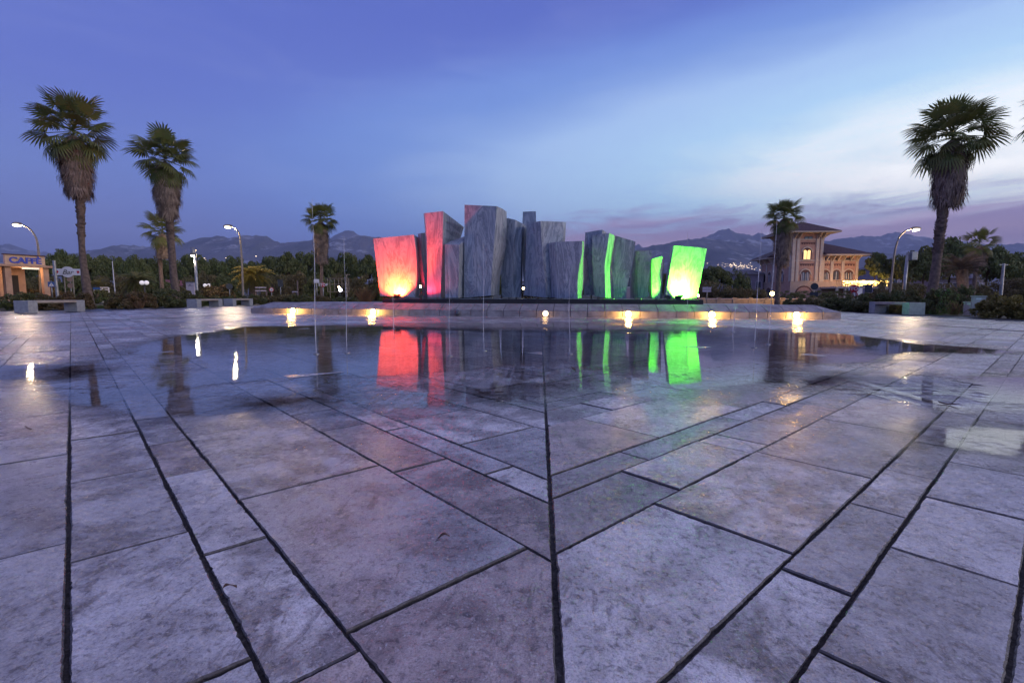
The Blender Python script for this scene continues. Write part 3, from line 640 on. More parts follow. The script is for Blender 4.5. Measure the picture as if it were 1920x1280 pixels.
jet(651, 662, 645, 440, .006, 'thin water jet between the small fan palm and the red slab')
jet(738.5, 617, 737, 553, .012, 'short water jet in front of the red slab')
jet(843, 668, 842, 505, .0055, 'thin water jet in front of the short rounded slab')
jet(907, 658, 906, 440, .0065, 'thin water jet in front of the tallest slab')
jet(1068, 664, 1067, 520, .005, 'thin water jet in front of the low dark slab')
jet(1289.5, 618, 1289, 432, .007, 'thin water jet in front of the white-burnt green slab')
jet(1374, 622, 1380, 574, .012, 'short water jet in front of the villa garden wall')
jet(1414, 652, 1428, 430, .007, 'leaning thin water jet beside the villa palm')
jet(1440, 646, 1458, 400, .0075, 'leaning thin water jet right in front of the villa palm')
# ================================================================== PALMS
def fan_frond(seed, droop):
    r = np.random.default_rng(seed); V = []; F = []
    def quad(a, b_, c, d): k = len(V); V.extend([a, b_, c, d]); F.append((k, k+1, k+2, k+3))
    N = 5; pet = []
    for i in range(N+1):
        u = i/N; pet.append(np.array([u*.95, 0, -.10*u*u]))
    for i in range(N):
        w0, w1 = .03-.012*i/N, .03-.012*(i+1)/N; a, b_ = pet[i], pet[i+1]
        quad(a+[0, -w0, 0], b_+[0, -w1, 0], b_+[0, w1, 0], a+[0, w0, 0])
        quad(a+[0, 0, -.02], b_+[0, 0, -.02], b_+[0, 0, .02], a+[0, 0, .02])
    hub = pet[-1]; ns = 19; half = R(108)
    def pt(th, rr, z=0.):
        x, y = math.cos(th)*rr, math.sin(th)*rr
        bend = -droop*max(0, rr-.15)**1.7 - .10*abs(math.sin(th))*rr
        return hub + np.array([x*(1-.12*rr), y*(1-.10*rr), bend+z])
    for i in range(ns):
        t0 = -half+2*half*i/ns; t1 = -half+2*half*(i+1)/ns; tm = (t0+t1)/2
        L = .98*(.70+.30*math.cos(tm))*r.uniform(.88, 1.06); m = L*r.uniform(.40, .52)
        fold = .018
        k = len(V); V.extend([hub, pt(t0, m, fold*m), pt(tm, m, -fold*m), pt(t1, m, fold*m)]); F.append((k, k+1, k+2, k+3))
        k = len(V); ext = r.uniform(.0, .18)*droop
        tip = pt(tm+r.uniform(-.05, .05), L) + np.array([0, 0, -ext]); md = pt(tm, (m+L)/2, -.01)
        w = .040
        dirp = np.array([-math.sin(tm), math.cos(tm), 0])
        V.extend([pt(t0+.01, m, fold*m), md-dirp*w, md+dirp*w, pt(t1-.01, m, fold*m)]); F.append((k, k+1, k+2, k+3))
        k = len(V); V.extend([md-dirp*w, tip, tip+dirp*.004, md+dirp*w]); F.append((k, k+1, k+2, k+3))
    return mesh_np('frond', V, F, M_FROND)
FRONDS = [fan_frond(i, d) for i, d in enumerate((.18, .30, .45, .62, .85))]
def skirt_mesh(seed, H, r0, r1, n=330):
    """hanging dead fronds: shaggy sheath of height H from z=0 down"""
    r = np.random.default_rng(seed); V = []; F = []
    prof = lambda t: np.interp(t, [0, .10, .30, .50, .72, .9, 1.05], [r0*.30, r0*.62, r0*.98, r0*.96, r0*.80, r0*.58, r1*.9])
    lump = r.uniform(.80, 1.08, 13)
    for i in range(n):
        t = r.uniform(0, .90)**.9; a = r.uniform(0, 2*math.pi); R0 = prof(t)*r.uniform(.80, 1.02)*lump[int(a/6.2832*13) % 13]
        base = np.array([math.cos(a)*R0*.80, math.sin(a)*R0*.80, -t*H]); L = min(r.uniform(.5, 1.05), (1.10-t)*H+.1)
        tan = np.array([-math.sin(a), math.cos(a), 0]); outv = np.array([math.cos(a), math.sin(a), 0]); tw = r.uniform(-.25, .25)
        fl = r.uniform(.0, .14) if r.random() < .8 else r.uniform(.15, .34)
        for s in range(10):
            off = (s-4.5)/4.5*r.uniform(.13, .24); l = L*r.uniform(.55, 1.); w = r.uniform(.010, .024)
            p0 = base + tan*off*.25; p1 = base + tan*(off*.9+tw*.3*l) + outv*(fl*.7+r.uniform(.02, .12)) - np.array([0, 0, l*.45])
            R2 = prof(min(1.05, t+l/H))*.92
            p2 = np.array([outv[0]*(R2+fl), outv[1]*(R2+fl), base[2]-l]) + tan*(off*1.15+tw*l) + r.normal(0, .035, 3)
            k = len(V); V.extend([p0-tan*w, p0+tan*w, p1+tan*w, p1-tan*w, p2+tan*.004, p2-tan*.004]); F.extend([(k, k+1, k+2, k+3), (k+3, k+2, k+4, k+5)])
    m = 14                                                 # packed leaf bases inside
    for j in range(9):
        t0, t1 = j/9*.95, (j+1)/9*.95
        for q in range(m):
            a0, a1 = 2*math.pi*q/m, 2*math.pi*(q+1)/m; k = len(V); c = .62
            V.extend([np.array([math.cos(a0)*prof(t0)*c, math.sin(a0)*prof(t0)*c, -t0*H]), np.array([math.cos(a1)*prof(t0)*c, math.sin(a1)*prof(t0)*c, -t0*H]),
                      np.array([math.cos(a1)*prof(t1)*c, math.sin(a1)*prof(t1)*c, -t1*H]), np.array([math.cos(a0)*prof(t1)*c, math.sin(a0)*prof(t1)*c, -t1*H])]); F.append((k+3, k+2, k+1, k))
    return mesh_np('skirt', V, F, M_SKIRT)
def dead_frond():
    me = FRONDS[4].copy(); me.materials.clear(); me.materials.append(M_SKIRT); return me
DEADFAN = dead_frond()
def trunk_part(root, path, radii, rough=True):
    pts = []; rad = []; n = 26
    for i in range(n):
        u = i/(n-1)*(len(path)-1); q = min(int(u), len(path)-2); f = u-q
        p0, p1, p2, p3 = path[max(q-1, 0)], path[q], path[q+1], path[min(q+2, len(path)-1)]
        c = .5*((2*p1)+(p2-p0)*f+(2*p0-5*p1+4*p2-p3)*f*f+(3*p1-p0-3*p2+p3)*f**3)
        pts.append(c-root.location); rr = .62*(radii[q]+(radii[q+1]-radii[q])*f)
        rad.append(rr*(1+.05*math.sin(i*1.9)+random.uniform(-.02, .02)))
    MB().tube(pts, rad, 14).build('trunk', M_TRUNK, root, True)
    return pts, rad
def boots(root, pts, rad, u0, u1, n, L):
    r = random; V = []; F = []
    for i in range(n):
        u = r.uniform(u0, u1)*(len(pts)-1); q = min(int(u), len(pts)-2); c = pts[q].lerp(pts[q+1], u-q); R0 = rad[q]
        a = r.uniform(0, 6.283); o = Vector((math.cos(a), math.sin(a), 0)); t = Vector((-o.y, o.x, 0)); l = L*r.uniform(.6, 1.3); w = r.uniform(.05, .09)
        p0 = c + o*R0*.8; p1 = p0 + o*l*.45 + Vector((0, 0, l*.75)); p2 = p1 + o*l*.2*r.uniform(-.5, 1.) + Vector((0, 0, l*.25))
        k = len(V); V += [p0-t*w, p0+t*w, p1+t*w*.7, p1-t*w*.7, p2, p0-o*.02+Vector((0, 0, l*.6))]
        F += [(k, k+1, k+2, k+3), (k+3, k+2, k+4), (k, k+3, k+5), (k+1, k+5, k+2)]
    m = MB(); m.v = [tuple(v) for v in V]; m.f = F
    tag(m.build('leaf_bases', M_BOOT, root, fix=False), kind='stuff')
def fan_palm(path_px, Y, radii, top_px, half_px, skirt_px, label, seed, nf=36, bootn=150, group='fan palms around the plaza', droopy=1., lean=0.):
    rr = random.Random(seed)
    path = [P(x, y, Y) for x, y in path_px]; path[0].z = -.03
    root = empty('fan_palm', (path[0].x, path[0].y, 0), label=label, cat='palm tree', group=group)
    pts, rad = trunk_part(root, path, radii)
    crown = pts[-1]; zd = Vector((path[0].x, path[0].y, 0)).dot(FWD)
    px = zd/FPX; topz = P(top_px[0], top_px[1], Y).z; half = half_px*px
    s = half/2.08
    if skirt_px:
        H = (skirt_px[1]-skirt_px[0])*px; k = link('skirt', skirt_mesh(seed, H, skirt_px[2]*px*.55, skirt_px[3]*px, int(300+H*60)), root, crown + Vector((0, 0, skirt_px[4]*px if len(skirt_px) > 4 else .1))); tag(k, kind='stuff')
        tag(k, kind='stuff')
    if bootn: boots(root, pts, rad, .40, .80, int(bootn*1.5), .15)
    ga = 2.39996
    for i in range(nf):
        u = (i+.5)/nf; az_ = i*ga + rr.uniform(-.3, .3)
        e = R(84 - 134*droopy*u**1.0 + rr.uniform(-9, 9)); sc_ = s*rr.uniform(.85, 1.1)*(.80 if u < .18 else (1.04 if u < .75 else .86))
        fr = FRONDS[min(4, int(u*5*.999*droopy + rr.uniform(-.6, .6)) if u > .1 else 0)]
        o = link('frond', fr, root, crown + Vector((0, 0, (.55-.6*u)*s)))
        o.rotation_euler = (Matrix.Rotation(az_, 3, 'Z') @ Matrix.Rotation(-e, 3, 'Y') @ Matrix.Rotation(rr.uniform(-.5, .5), 3, 'X')).to_euler(); o.scale = (sc_,)*3
    for i in range(nf//3):                                 # younger, shorter fronds filling the heart of the crown
        e = R(rr.uniform(-15, 72)); o = link('frond', FRONDS[rr.randrange(3)], root, crown + Vector((0, 0, .25*s)))
        o.rotation_euler = (Matrix.Rotation(i*2.39996+1.9, 3, 'Z') @ Matrix.Rotation(-e, 3, 'Y') @ Matrix.Rotation(rr.uniform(-.6, .6), 3, 'X')).to_euler(); o.scale = (s*rr.uniform(.50, .72),)*3
    for i in range(14 if skirt_px else 0):                 # half-dead fronds folding down over the skirt
        e = R(rr.uniform(-78, -38)); o = link('dry_frond', DEADFAN, root, crown + Vector((0, 0, -.10*s)))
        o.rotation_euler = (Matrix.Rotation(i*2.39996+.7, 3, 'Z') @ Matrix.Rotation(-e, 3, 'Y') @ Matrix.Rotation(rr.uniform(-.6, .6), 3, 'X')).to_euler(); o.scale = (s*rr.uniform(.45, .65),)*3
    return root
fan_palm([(168, 577), (160, 520), (154, 470), (151.5, 410), (150, 372), (141, 300), (138, 255)], 25.2, [.42, .29, .23, .26, .30, .18, .14], (135, 184), 80, (268, 374, 43, 14, 0), 'tall fan palm with a shaggy brown skirt behind the bench near the cafe', 11, 40)
fan_palm([(334, 574), (326, 520), (322, 470), (319, 430), (318, 408), (313, 350), (310, 305)], 29.7, [.44, .32, .32, .34, .32, .18, .14], (308, 238), 65, (318, 414, 36, 14, 0), 'tall fan palm with brown skirt beside the cylinder path lamp', 12, 42)
fan_palm([(604, 564), (603, 530), (603, 500), (602, 486), (602, 440), (601, 415)], 46., [.30, .24, .23, .24, .20, .16], (600, 371), 38, (415, 488, 21, 10, 0), 'fan palm standing behind the left part of the fountain wall', 13, 40, 90)
fan_palm([(306, 566), (303, 530), (301, 500), (300, 485), (303, 450), (305, 438)], 44., [.30, .25, .25, .26, .20, .16], (305, 407), 44, (446, 488, 20, 10, 0), 'smaller droopy fan palm half hidden by the palm at the path lamp', 14, 34, 90, droopy=1.15)
fan_palm([(1738, 587), (1747, 550), (1755, 500), (1762, 440), (1769, 385), (1780, 320), (1785, 265)], 22.6, [.46, .32, .27, .28, .29, .18, .14], (1790, 187), 84, (282, 392, 40, 14, 0), 'tallest fan palm leaning over the bench on the villa side', 15, 44, 190)
fan_palm([(1457, 574), (1459, 530), (1461, 500), (1462, 478), (1467, 430), (1470, 410)], 37., [.32, .26, .26, .27, .20, .16], (1472, 362), 42, (402, 484, 22, 9, 0), 'fan palm with grey skirt in front of the villa', 16, 42, 130)
fan_palm([(1824, 560), (1828, 520), (1833, 488), (1836, 460)], 48., [.28, .25, .24, .22], (1838, 424), 36, (456, 490, 20, 8, 0), 'slim fan palm with orange trunk in front of the big pines', 17, 26, 0, droopy=1.1)
fan_palm([(1990, 590), (1996, 500), (2004, 400), (2010, 330), (2014, 220)], 21.5, [.44, .30, .26, .26, .16], (2015, 130), 92, (250, 345, 44, 15, 0), 'fan palm at the edge of view beside the yellowing bush', 18, 40, 60)

def feather_frond(seed, m, droop, L=1.8):
    r = np.random.default_rng(seed); V = []; F = []; pts = []
    N = 16
    for i in range(N+1):
        u = i/N; pts.append(np.array([L*(u-.18*u**2.2*droop), 0, L*(.0*u - .55*droop*u**2.1)]))
    for i in range(N):
        w = .03*(1-i/N)+.004; a, b_ = pts[i], pts[i+1]; k = len(V); V.extend([a+[0, -w, 0], b_+[0, -w, 0], b_+[0, w, .01], a+[0, w, .01]]); F.append((k, k+1, k+2, k+3))
    for i in range(34):
        u = .16+.84*i/33; q = min(int(u*N), N-1); c = pts[q]+(pts[q+1]-pts[q])*(u*N-q)
        l = (.50*math.sin(math.pi*(.18+.80*u))**.7+.05)*r.uniform(.85, 1.1)
        for sgn in (-1, 1):
            tip = c + np.array([l*.55, sgn*l*.80, l*(.28-.75*r.uniform(.5, 1.)*droop)]); md = (c+tip)/2 + np.array([0, 0, l*.14]); w = .017
            k = len(V); V.extend([c+[-w, 0, 0], c+[w, 0, 0], md+[w, 0, 0], md+[-w, 0, 0], tip]); F.extend([(k, k+1, k+2, k+3), (k+3, k+2, k+4, k+4)])
    F = [f for f in F if f[2] != f[3]] + []
    F3 = [(k[0], k[1], k[2], k[3]) for k in F]
    me = bpy.data.meshes.new('frond'); allF = []
    # rebuild with the tip triangles
    nq = N
    allF = list(F3)
    for j in range(34*2): base_ = N*4 + j*5; allF.append((base_+3, base_+2, base_+4))
    me.from_pydata([tuple(v) for v in V], [], allF); me.materials.append(m); me.update(); return me
def feather_palm(px, base_py, Y, crown_py, half_px, m, label, seed, nf=44, droop=1., trunk_r=.28, emin=-35):
    rr = random.Random(seed); g = P(px, base_py, Y); root = empty('feather_palm', (g.x, g.y, 0), label=label, cat='palm tree', group='low feather palms among the shrubs')
    c = P(px, crown_py, Y) - root.location; s = half_px*(Vector((g.x, g.y, 0)).dot(FWD)/FPX)/1.62
    pts = [Vector((0, 0, -.05)), Vector((0, 0, c.z*.5)), c]; MB().tube(pts, [trunk_r*1.2, trunk_r, trunk_r*1.1], 12).build('trunk', M_TRUNK, root, True)
    protos = [feather_frond(seed*10+q, m, droop*d) for q, d in enumerate((.8, 1., 1.25))]
    for i in range(nf):
        u = (i+.5)/nf; e = R(80-(80-emin)*u**.9+rr.uniform(-8, 8))
        o = link('frond', protos[i % 3], root, c); o.rotation_euler = (Matrix.Rotation(i*2.39996, 3, 'Z') @ Matrix.Rotation(-e, 3, 'Y') @ Matrix.Rotation(rr.uniform(-.3, .3), 3, 'X')).to_euler(); o.scale = (s*rr.uniform(.88, 1.08),)*3
feather_palm(474, 562, 44., 518, 31, M_FRONDY, 'low feather palm with lamp-lit yellow fronds behind the short benches', 31, 72, 1.35)
feather_palm(255, 564, 46., 528, 26, M_FRONDG, 'low pale green feather palm beside the globe lamp', 32, 66, 1.4)
feather_palm(182, 562, 58., 536, 17, M_FRONDY, 'small yellowish feather palm glimpsed beside the cafe-side palm trunk', 33, 36, 1.1)
feather_palm(1803, 566, 46., 505, 36, M_DEADF, 'withered grey feather palm in front of the big pines', 34, 30, .8, .4, -15)

# ================================================================== TREES AND SHRUBS
def leaf_quads(C, size, r, up=.5, asp=.55):
    n = len(C); nrm = r.normal(0, 1, (n, 3)); nrm[:, 2] = np.abs(nrm[:, 2])+up; nrm /= np.linalg.norm(nrm, axis=1)[:, None]
    t = np.cross(nrm, r.normal(0, 1, (n, 3))); t /= np.linalg.norm(t, axis=1)[:, None]; bt = np.cross(nrm, t)
    s = size*r.uniform(.6, 1.4, (n, 1)); q = s*asp
    V = np.stack([C-t*s, C-bt*q, C+t*s, C+bt*q], 1).reshape(-1, 3); F = np.arange(4*n).reshape(n, 4)
    return V, F
def clump_points(r, n, rad, flat=.6):
    d = r.normal(0, 1, (n, 3)); d /= np.linalg.norm(d, axis=1)[:, None]; d *= (r.uniform(.45, 1., (n, 1))**.5)*rad; d[:, 2] *= flat; return d
def pine_crown(seed, kind):
    r = np.random.default_rng(seed); C = []
    if kind == 'dome':       # umbrella pine seen from afar: a broad lobed dome down to a ragged base
        for i in range(75):
            a = r.uniform(0, 6.283); u = r.uniform(0, 1)**.6; zz = .42+.50*math.sqrt(max(0, 1-u*u))*r.uniform(.55, 1.)
            c = np.array([math.cos(a)*u*.86, math.sin(a)*u*.86, zz]); C.append(c + clump_points(r, 120, r.uniform(.13, .24), .55))
    elif kind == 'tall':
        for i in range(80):
            z = r.uniform(.25, .95); a = r.uniform(0, 6.283); u = math.sqrt(r.uniform(0, 1))*(1-.75*abs(z-.50)**1.4*1.9)
            c = np.array([math.cos(a)*u*.8, math.sin(a)*u*.8, z]); C.append(c + clump_points(r, 115, r.uniform(.12, .23), .6))
    elif kind == 'tier':     # open layered pine with a bare trunk
        for i in range(34):
            z = r.choice([.62, .74, .86, .95])+r.normal(0, .02); a = r.uniform(0, 6.283); u = r.uniform(.1, 1.)*(1.25-z)*1.6
            c = np.array([math.cos(a)*u, math.sin(a)*u, z]); C.append(c + clump_points(r, 130, r.uniform(.13, .22), .32))
    else:                    # scrub: rounded mass to the ground
        for i in range(80):
            a = r.uniform(0, 6.283); u = math.sqrt(r.uniform(0, 1)); zz = r.uniform(.08, .92)*math.sqrt(max(.05, 1-u*u*.8))
            c = np.array([math.cos(a)*u*.85, math.sin(a)*u*.85, zz]); C.append(c + clump_points(r, 110, r.uniform(.11, .22), .8))
    return np.concatenate(C), r
def crown_mesh(seed, kind, m, size):
    C, r = pine_crown(seed, kind); return mesh_np('crown', *leaf_quads(C, size, r), m)
def limbs(seed, h0, n=7, r0=.05):
    rr = random.Random(seed); m = MB(); m.tube([(0, 0, -.02), (rr.uniform(-.02, .02), 0, h0*.5), (rr.uniform(-.03, .03), rr.uniform(-.03, .03), h0)], [r0, r0*.8, r0*.6], 8)
    for i in range(n):
        a = i*2.4+rr.uniform(-.3, .3); z = h0*rr.uniform(.65, 1.); l = rr.uniform(.35, .62)
        m.tube([(0, 0, z), (math.cos(a)*l*.5, math.sin(a)*l*.5, z+.12), (math.cos(a)*l, math.sin(a)*l, z+.28)], [r0*.5, r0*.35, r0*.15], 6)
    return m
def mesh_of(mb, name, m):
    o = mb.build(name, m); me = o.data; bpy.data.objects.remove(o); return me
PROTO = {}
for i, (kd, m, tr) in enumerate((('dome', M_PINE, .62), ('dome', M_PINE, .62), ('tall', M_PINE, .6), ('tall', M_PINE, .6), ('tier', M_PINE, .85), ('scrub', M_OLIVE, .4), ('scrub', M_OLIVE, .4), ('scrub', M_PINE, .4))):
    PROTO[i] = (crown_mesh(100+i, kd, m, .040 if kd != 'tier' else .05), mesh_of(limbs(200+i, tr), 'trunk', M_BARK))
def tree(px, top_py, half_px, Y, kind, label, group, name='pine_tree'):
    g = P(px, 554, Y); root = empty(name, (g.x, g.y, 0), random.uniform(0, 6.28), label, 'tree', group)
    zd = Vector((g.x, g.y, 0)).dot(FWD); h = P(px, top_py, Y).z; w = half_px*zd/FPX
    c, t = PROTO[kind]; s = (w*random.uniform(.95, 1.05), w*random.uniform(.9, 1.1), h)
    for nm, me in (('crown', c), ('trunk', t)):
        o = link(nm, me, root); o.scale = s if nm == 'crown' else (s[0]*.8, s[1]*.8, h)
GW = 'pines in the dark wood behind the plaza on the cafe side'
WL = ['showing over the cafe roof', 'rising highest behind the bar sign', 'behind the tallest cafe-side palm trunk', 'right behind the thin white mast', 'between the white mast and the pale feather palm', 'behind the pale green feather palm', 'behind the droopy smaller fan palm',
      'behind the trunk of the path lamp palm', 'behind the cylinder path lamp', 'between the path lamp and the curved street lamp', 'behind the pole of the curved street lamp', 'behind the yellow feather palm', 'behind the round arrow sign', 'rising highest left of the fan palm behind the wall', 'just left of the fan palm behind the wall', 'just right of the fan palm behind the wall', 'behind the metal grid frame', 'touching the edge of the red slab', 'mostly hidden by the red slab']
for i, (px, ty, hw, Y) in enumerate([(60, 484, 34, 92), (120, 468, 34, 78), (163, 481, 38, 88), (200, 477, 36, 96), (235, 486, 26, 100), (258, 478, 28, 84), (292, 486, 36, 95), (330, 487, 34, 100), (366, 480, 32, 88), (405, 485, 36, 96), (440, 484, 32, 102), (478, 488, 34, 92), (512, 484, 30, 98), (542, 473, 36, 84), (580, 477, 38, 95), (618, 480, 36, 88), (655, 477, 34, 96), (692, 478, 34, 90), (730, 482, 36, 98)]):
    tree(px, ty, hw, Y, [2, 0, 3, 1][i % 4], 'dark pine of the wood ' + WL[i], GW)
SL = ['behind the cafe columns', 'at the corner of the cafe canopy', 'under the bar sign board', 'beside the tallest cafe-side palm trunk', 'behind the thin white mast', 'behind the globe lamp with the dark post', 'behind the pinkish information board', 'behind the double globe lamp by the rusty shrub', 'left of the yellow feather palm', 'behind the round arrow sign', 'behind the pale crossbar', 'behind the plain white sign', 'behind the metal grid frame', 'behind the dry twiggy bush', 'mostly hidden by the red slab']
for i, (px, ty, hw, Y) in enumerate([(30, 508, 30, 60), (85, 512, 30, 64), (138, 510, 28, 62), (180, 512, 30, 66), (222, 510, 30, 62), (290, 512, 32, 64), (345, 516, 28, 60), (385, 506, 34, 66), (425, 512, 32, 62), (520, 510, 34, 64), (560, 506, 36, 60), (600, 512, 30, 58), (640, 508, 34, 62), (685, 512, 34, 60), (720, 516, 30, 60)]):
    tree(px, ty, hw, Y, [5, 6, 7][i % 3], 'low dusky scrub tree ' + SL[i], 'scrub trees in front of the wood on the cafe side', 'scrub_tree')
for i, (px, ty, hw, Y) in enumerate([(790, 505, 40, 90), (860, 512, 40, 95), (940, 515, 40, 90), (1010, 512, 40, 95), (1090, 515, 40, 92), (1160, 512, 40, 95), (1230, 512, 36, 90), (1290, 505, 36, 92)]):
    tree(px, ty, hw, Y, [3, 7, 2, 6][i % 4], 'dark tree glimpsed behind ' + ['the gap beside the red slab', 'the short rounded slab', 'the tallest slab', 'the broad tall slab', 'the low dark slab', 'the folded slab', 'the small green slab', 'the white-burnt slab'][i], 'trees behind the marble slabs')
tree(1338, 497, 34, 72, 1, 'round dark pine right beside the white-burnt green slab', None)
tree(1382, 503, 26, 80, 7, 'dark round tree in front of the low pale house', None, 'scrub_tree')
for px, ty, hw, Y in [(1318, 520, 30, 55), (1352, 527, 28, 52), (1388, 536, 24, 50), (1420, 538, 22, 52)]:
    tree(px, ty, hw, Y, 5 if px < 1360 else 6, 'olive green bush tree above the garden wall ' + {1318: 'behind the direction sign', 1352: 'below the round dark pine', 1388: 'in front of the low mauve house', 1420: 'next to the amber lamp'}[px], 'bush trees above the garden wall', 'scrub_tree')
tree(1638, 478, 34, 84, 4, 'open layered pine with bare trunk beside the villa', None)
for i, (px, ty, hw, Y) in enumerate([(1690, 476, 40, 82), (1728, 462, 44, 76), (1778, 446, 62, 82), (1848, 460, 52, 78), (1905, 474, 46, 84), (1960, 482, 50, 80)]):
    tree(px, ty, hw, Y, [1, 0, 0, 1, 0, 1][i], 'umbrella pine ' + ['behind the unlit post lamp', 'between street lamp and leaning palm', 'with the broadest crown behind the leaning palm', 'behind the slim orange-trunked palm', 'behind the concrete power pole', 'under the palm at the edge of view'][i], 'umbrella pines on the villa side')
for i, (px, ty, hw, Y) in enumerate([(1660, 520, 30, 58), (1700, 524, 34, 60), (1765, 528, 30, 56), (1830, 527, 24, 50), (1880, 520, 40, 62), (1925, 512, 40, 60)]):
    tree(px, ty, hw, Y, [5, 6][i % 2], 'dusky scrub tree ' + ['at the foot of the villa-side street lamp', 'behind the unlit post lamp', 'behind the leaning palm trunk', 'behind the utility cabinets', 'at the foot of the power pole', 'behind the big yellowing bush'][i], 'scrub under the umbrella pines', 'scrub_tree')

def shrub_mesh(seed, m, size, box=False):
    r = np.random.default_rng(seed); C = []
    for i in range(70):
        a = r.uniform(0, 6.283); u = math.sqrt(r.uniform(0, 1)); z = r.uniform(.03, .9)*(math.sqrt(max(.04, 1-u*u*.85)) if not box else 1.)
        c = np.array([math.cos(a)*u*.88, math.sin(a)*u*.88, z]) if not box else np.array([r.uniform(-.92, .92), r.uniform(-.85, .85), r.uniform(.05, .92)])
        C.append(c + clump_points(r, 105, r.uniform(.10, .20) if not box else .12, .9))
    C = np.concatenate(C)
    if box: C[:, 2] = np.clip(C[:, 2], 0, .985+r.normal(0, .012, len(C)))
    return mesh_np('foliage', *leaf_quads(C, size, r, .2, .5), m)
SH = {k: [shrub_mesh(300+i*3+j, m, .050) for j in range(2)] for i, (k, m) in enumerate((('d', M_SHRUB), ('r', M_SHRUBR), ('g', M_SHRUBG), ('y', M_SHRUBY), ('o', M_OLIVE)))}
SH['h'] = [shrub_mesh(390, M_SHRUB, .035, True)]
STEMS = mesh_of(limbs(77, .35, 8, .04), 'stems', M_BARK)
def shrub(px, base_py, top_py, half_px, k, label, group=None, name='shrub', Y=None, dy=1.):
    g = G(px, base_py) if Y is None else P(px, 554, Y); zd = Vector((g.x, g.y, 0)).dot(FWD); w = half_px*zd/FPX; h = P(px, top_py, g.y).z
    root = empty(name, (g.x, g.y + (w*.8 if Y is None else 0), 0), random.uniform(0, 6.28) if name == 'shrub' else .0, label, 'shrub' if name == 'shrub' else 'hedge', group)
    h = P(px, top_py, root.location.y).z
    o = link('foliage', random.choice(SH[k]), root); o.scale = (w, w*dy, h)
    o = link('stems', STEMS, root); o.scale = (w*.9, w*.9*dy, h*.9)
for a in [(14, 579, 545, 46, 'd', 'dark green shrub at the cafe-side end of the planting'), (72, 579.5, 549, 40, 'r', 'reddish shrub behind the longest bench'), (122, 578.5, 543, 34, 'r', 'rusty-leaved shrub between bench and tall palm trunk'),
          (212, 578, 545, 34, 'r', 'reddish brown shrub right beside the tallest cafe-side palm trunk'), (245, 577.5, 543, 30, 'r', 'rusty rounded shrub with a dry twig at its foot'), (290, 576, 537, 36, 'd', 'dark rounded shrub between the two tall cafe-side palms'),
          (348, 574, 541, 24, 'd', 'dark shrub beside the path lamp palm'), (396, 572, 553, 32, 'g', 'low fresh green shrub behind the middle bench'), (432, 571, 554, 24, 'g', 'low fresh green shrub between the two short benches'),
          (462, 570, 550, 26, 'd', 'dark low shrub behind the last short bench'), (508, 569, 548, 34, 'o', 'olive shrub behind the end of the fountain wall'), (548, 569, 550, 30, 'd', 'dark shrub behind the wall next to the road signs'),
          (590, 568, 552, 26, 'o', 'olive shrub at the foot of the fan palm behind the wall'), (640, 568, 555, 28, 'd', 'dark low shrub under the metal goal frame'), (1660, 585, 545, 42, 'd', 'dark rounded shrub behind the villa-side bench'), (1712, 586, 537, 36, 'd', 'tall dark shrub between bench and leaning palm'),
          (1690, 587, 562, 20, 'y', 'small yellow-leaved shrub right behind the villa-side bench'), (1782, 588, 536, 34, 'd', 'dark shrub right of the leaning palm trunk'), (1622, 583, 548, 30, 'd', 'dark shrub beside the white notice board'),
          (1826, 585, 530, 34, 'd', 'tall dark shrub behind the utility cabinets'), (1910, 596, 549, 46, 'y', 'big yellowing rounded bush at the edge of the plaza'), (1975, 598, 553, 40, 'y', 'yellowing bush under the palm at the edge of view'),
          (1500, 579, 556, 24, 'd', 'low dark shrub before the clipped villa hedge'), (1540, 580, 553, 32, 'o', 'olive shrub before the clipped villa hedge'), (1578, 582, 555, 28, 'd', 'dark green shrub beside the stop sign'),
          (390, 566, 530, 36, 'r', 'tall rusty shrub behind the double globe lamp', 'e'), (160, 568, 540, 30, 'd', 'dark shrub under the bar sign', 'e'), (60, 568, 532, 34, 'r', 'bare reddish shrub in front of the cafe columns', 'e')]:
    shrub(*a[:6])
for px, w, Y in [(1500, 34, 60.), (1560, 34, 60.)]:
    shrub(px, 0, 545, w, 'h', 'clipped dark hedge ' + ('below the villa tower' if px == 1500 else 'below the villa terrace'), 'clipped hedge sections before the villa', 'hedge', Y, .35)
# dry orange bush beside the red slab
def twig_bush(px, base_py, top_py, half_px, label, n=260):
    g = G(px, base_py); root = empty('dry_bush', g, 0, label, 'shrub'); zd = g.dot(FWD); w = half_px*zd/FPX; h = P(px, top_py, g.y).z; m = MB()
    for i in range(n):
        a = random.uniform(0, 6.28); u = random.uniform(0, .8); b0 = Vector((math.cos(a)*u*w*.5, math.sin(a)*u*w*.5, 0)); t = Vector((math.cos(a)*u*w*1.2, math.sin(a)*u*w*1.2, h*random.uniform(.5, 1.)))
        md = b0.lerp(t, .5)+Vector((random.uniform(-.1, .1), random.uniform(-.1, .1), .05)); m.tube([b0, md, t], [.012, .008, .003], 3, False)
    m.build('twigs', M_TWIG, root, fix=False)
twig_bush(686, 566, 536, 26, 'dry orange twiggy bush beside the red slab')
twig_bush(1790, 590, 562, 20, 'spiky dry tuft at the foot of the leaning palm', 60)
twig_bush(262, 578, 562, 14, 'dry spiky tuft between the shrubs near the tall palms', 30)
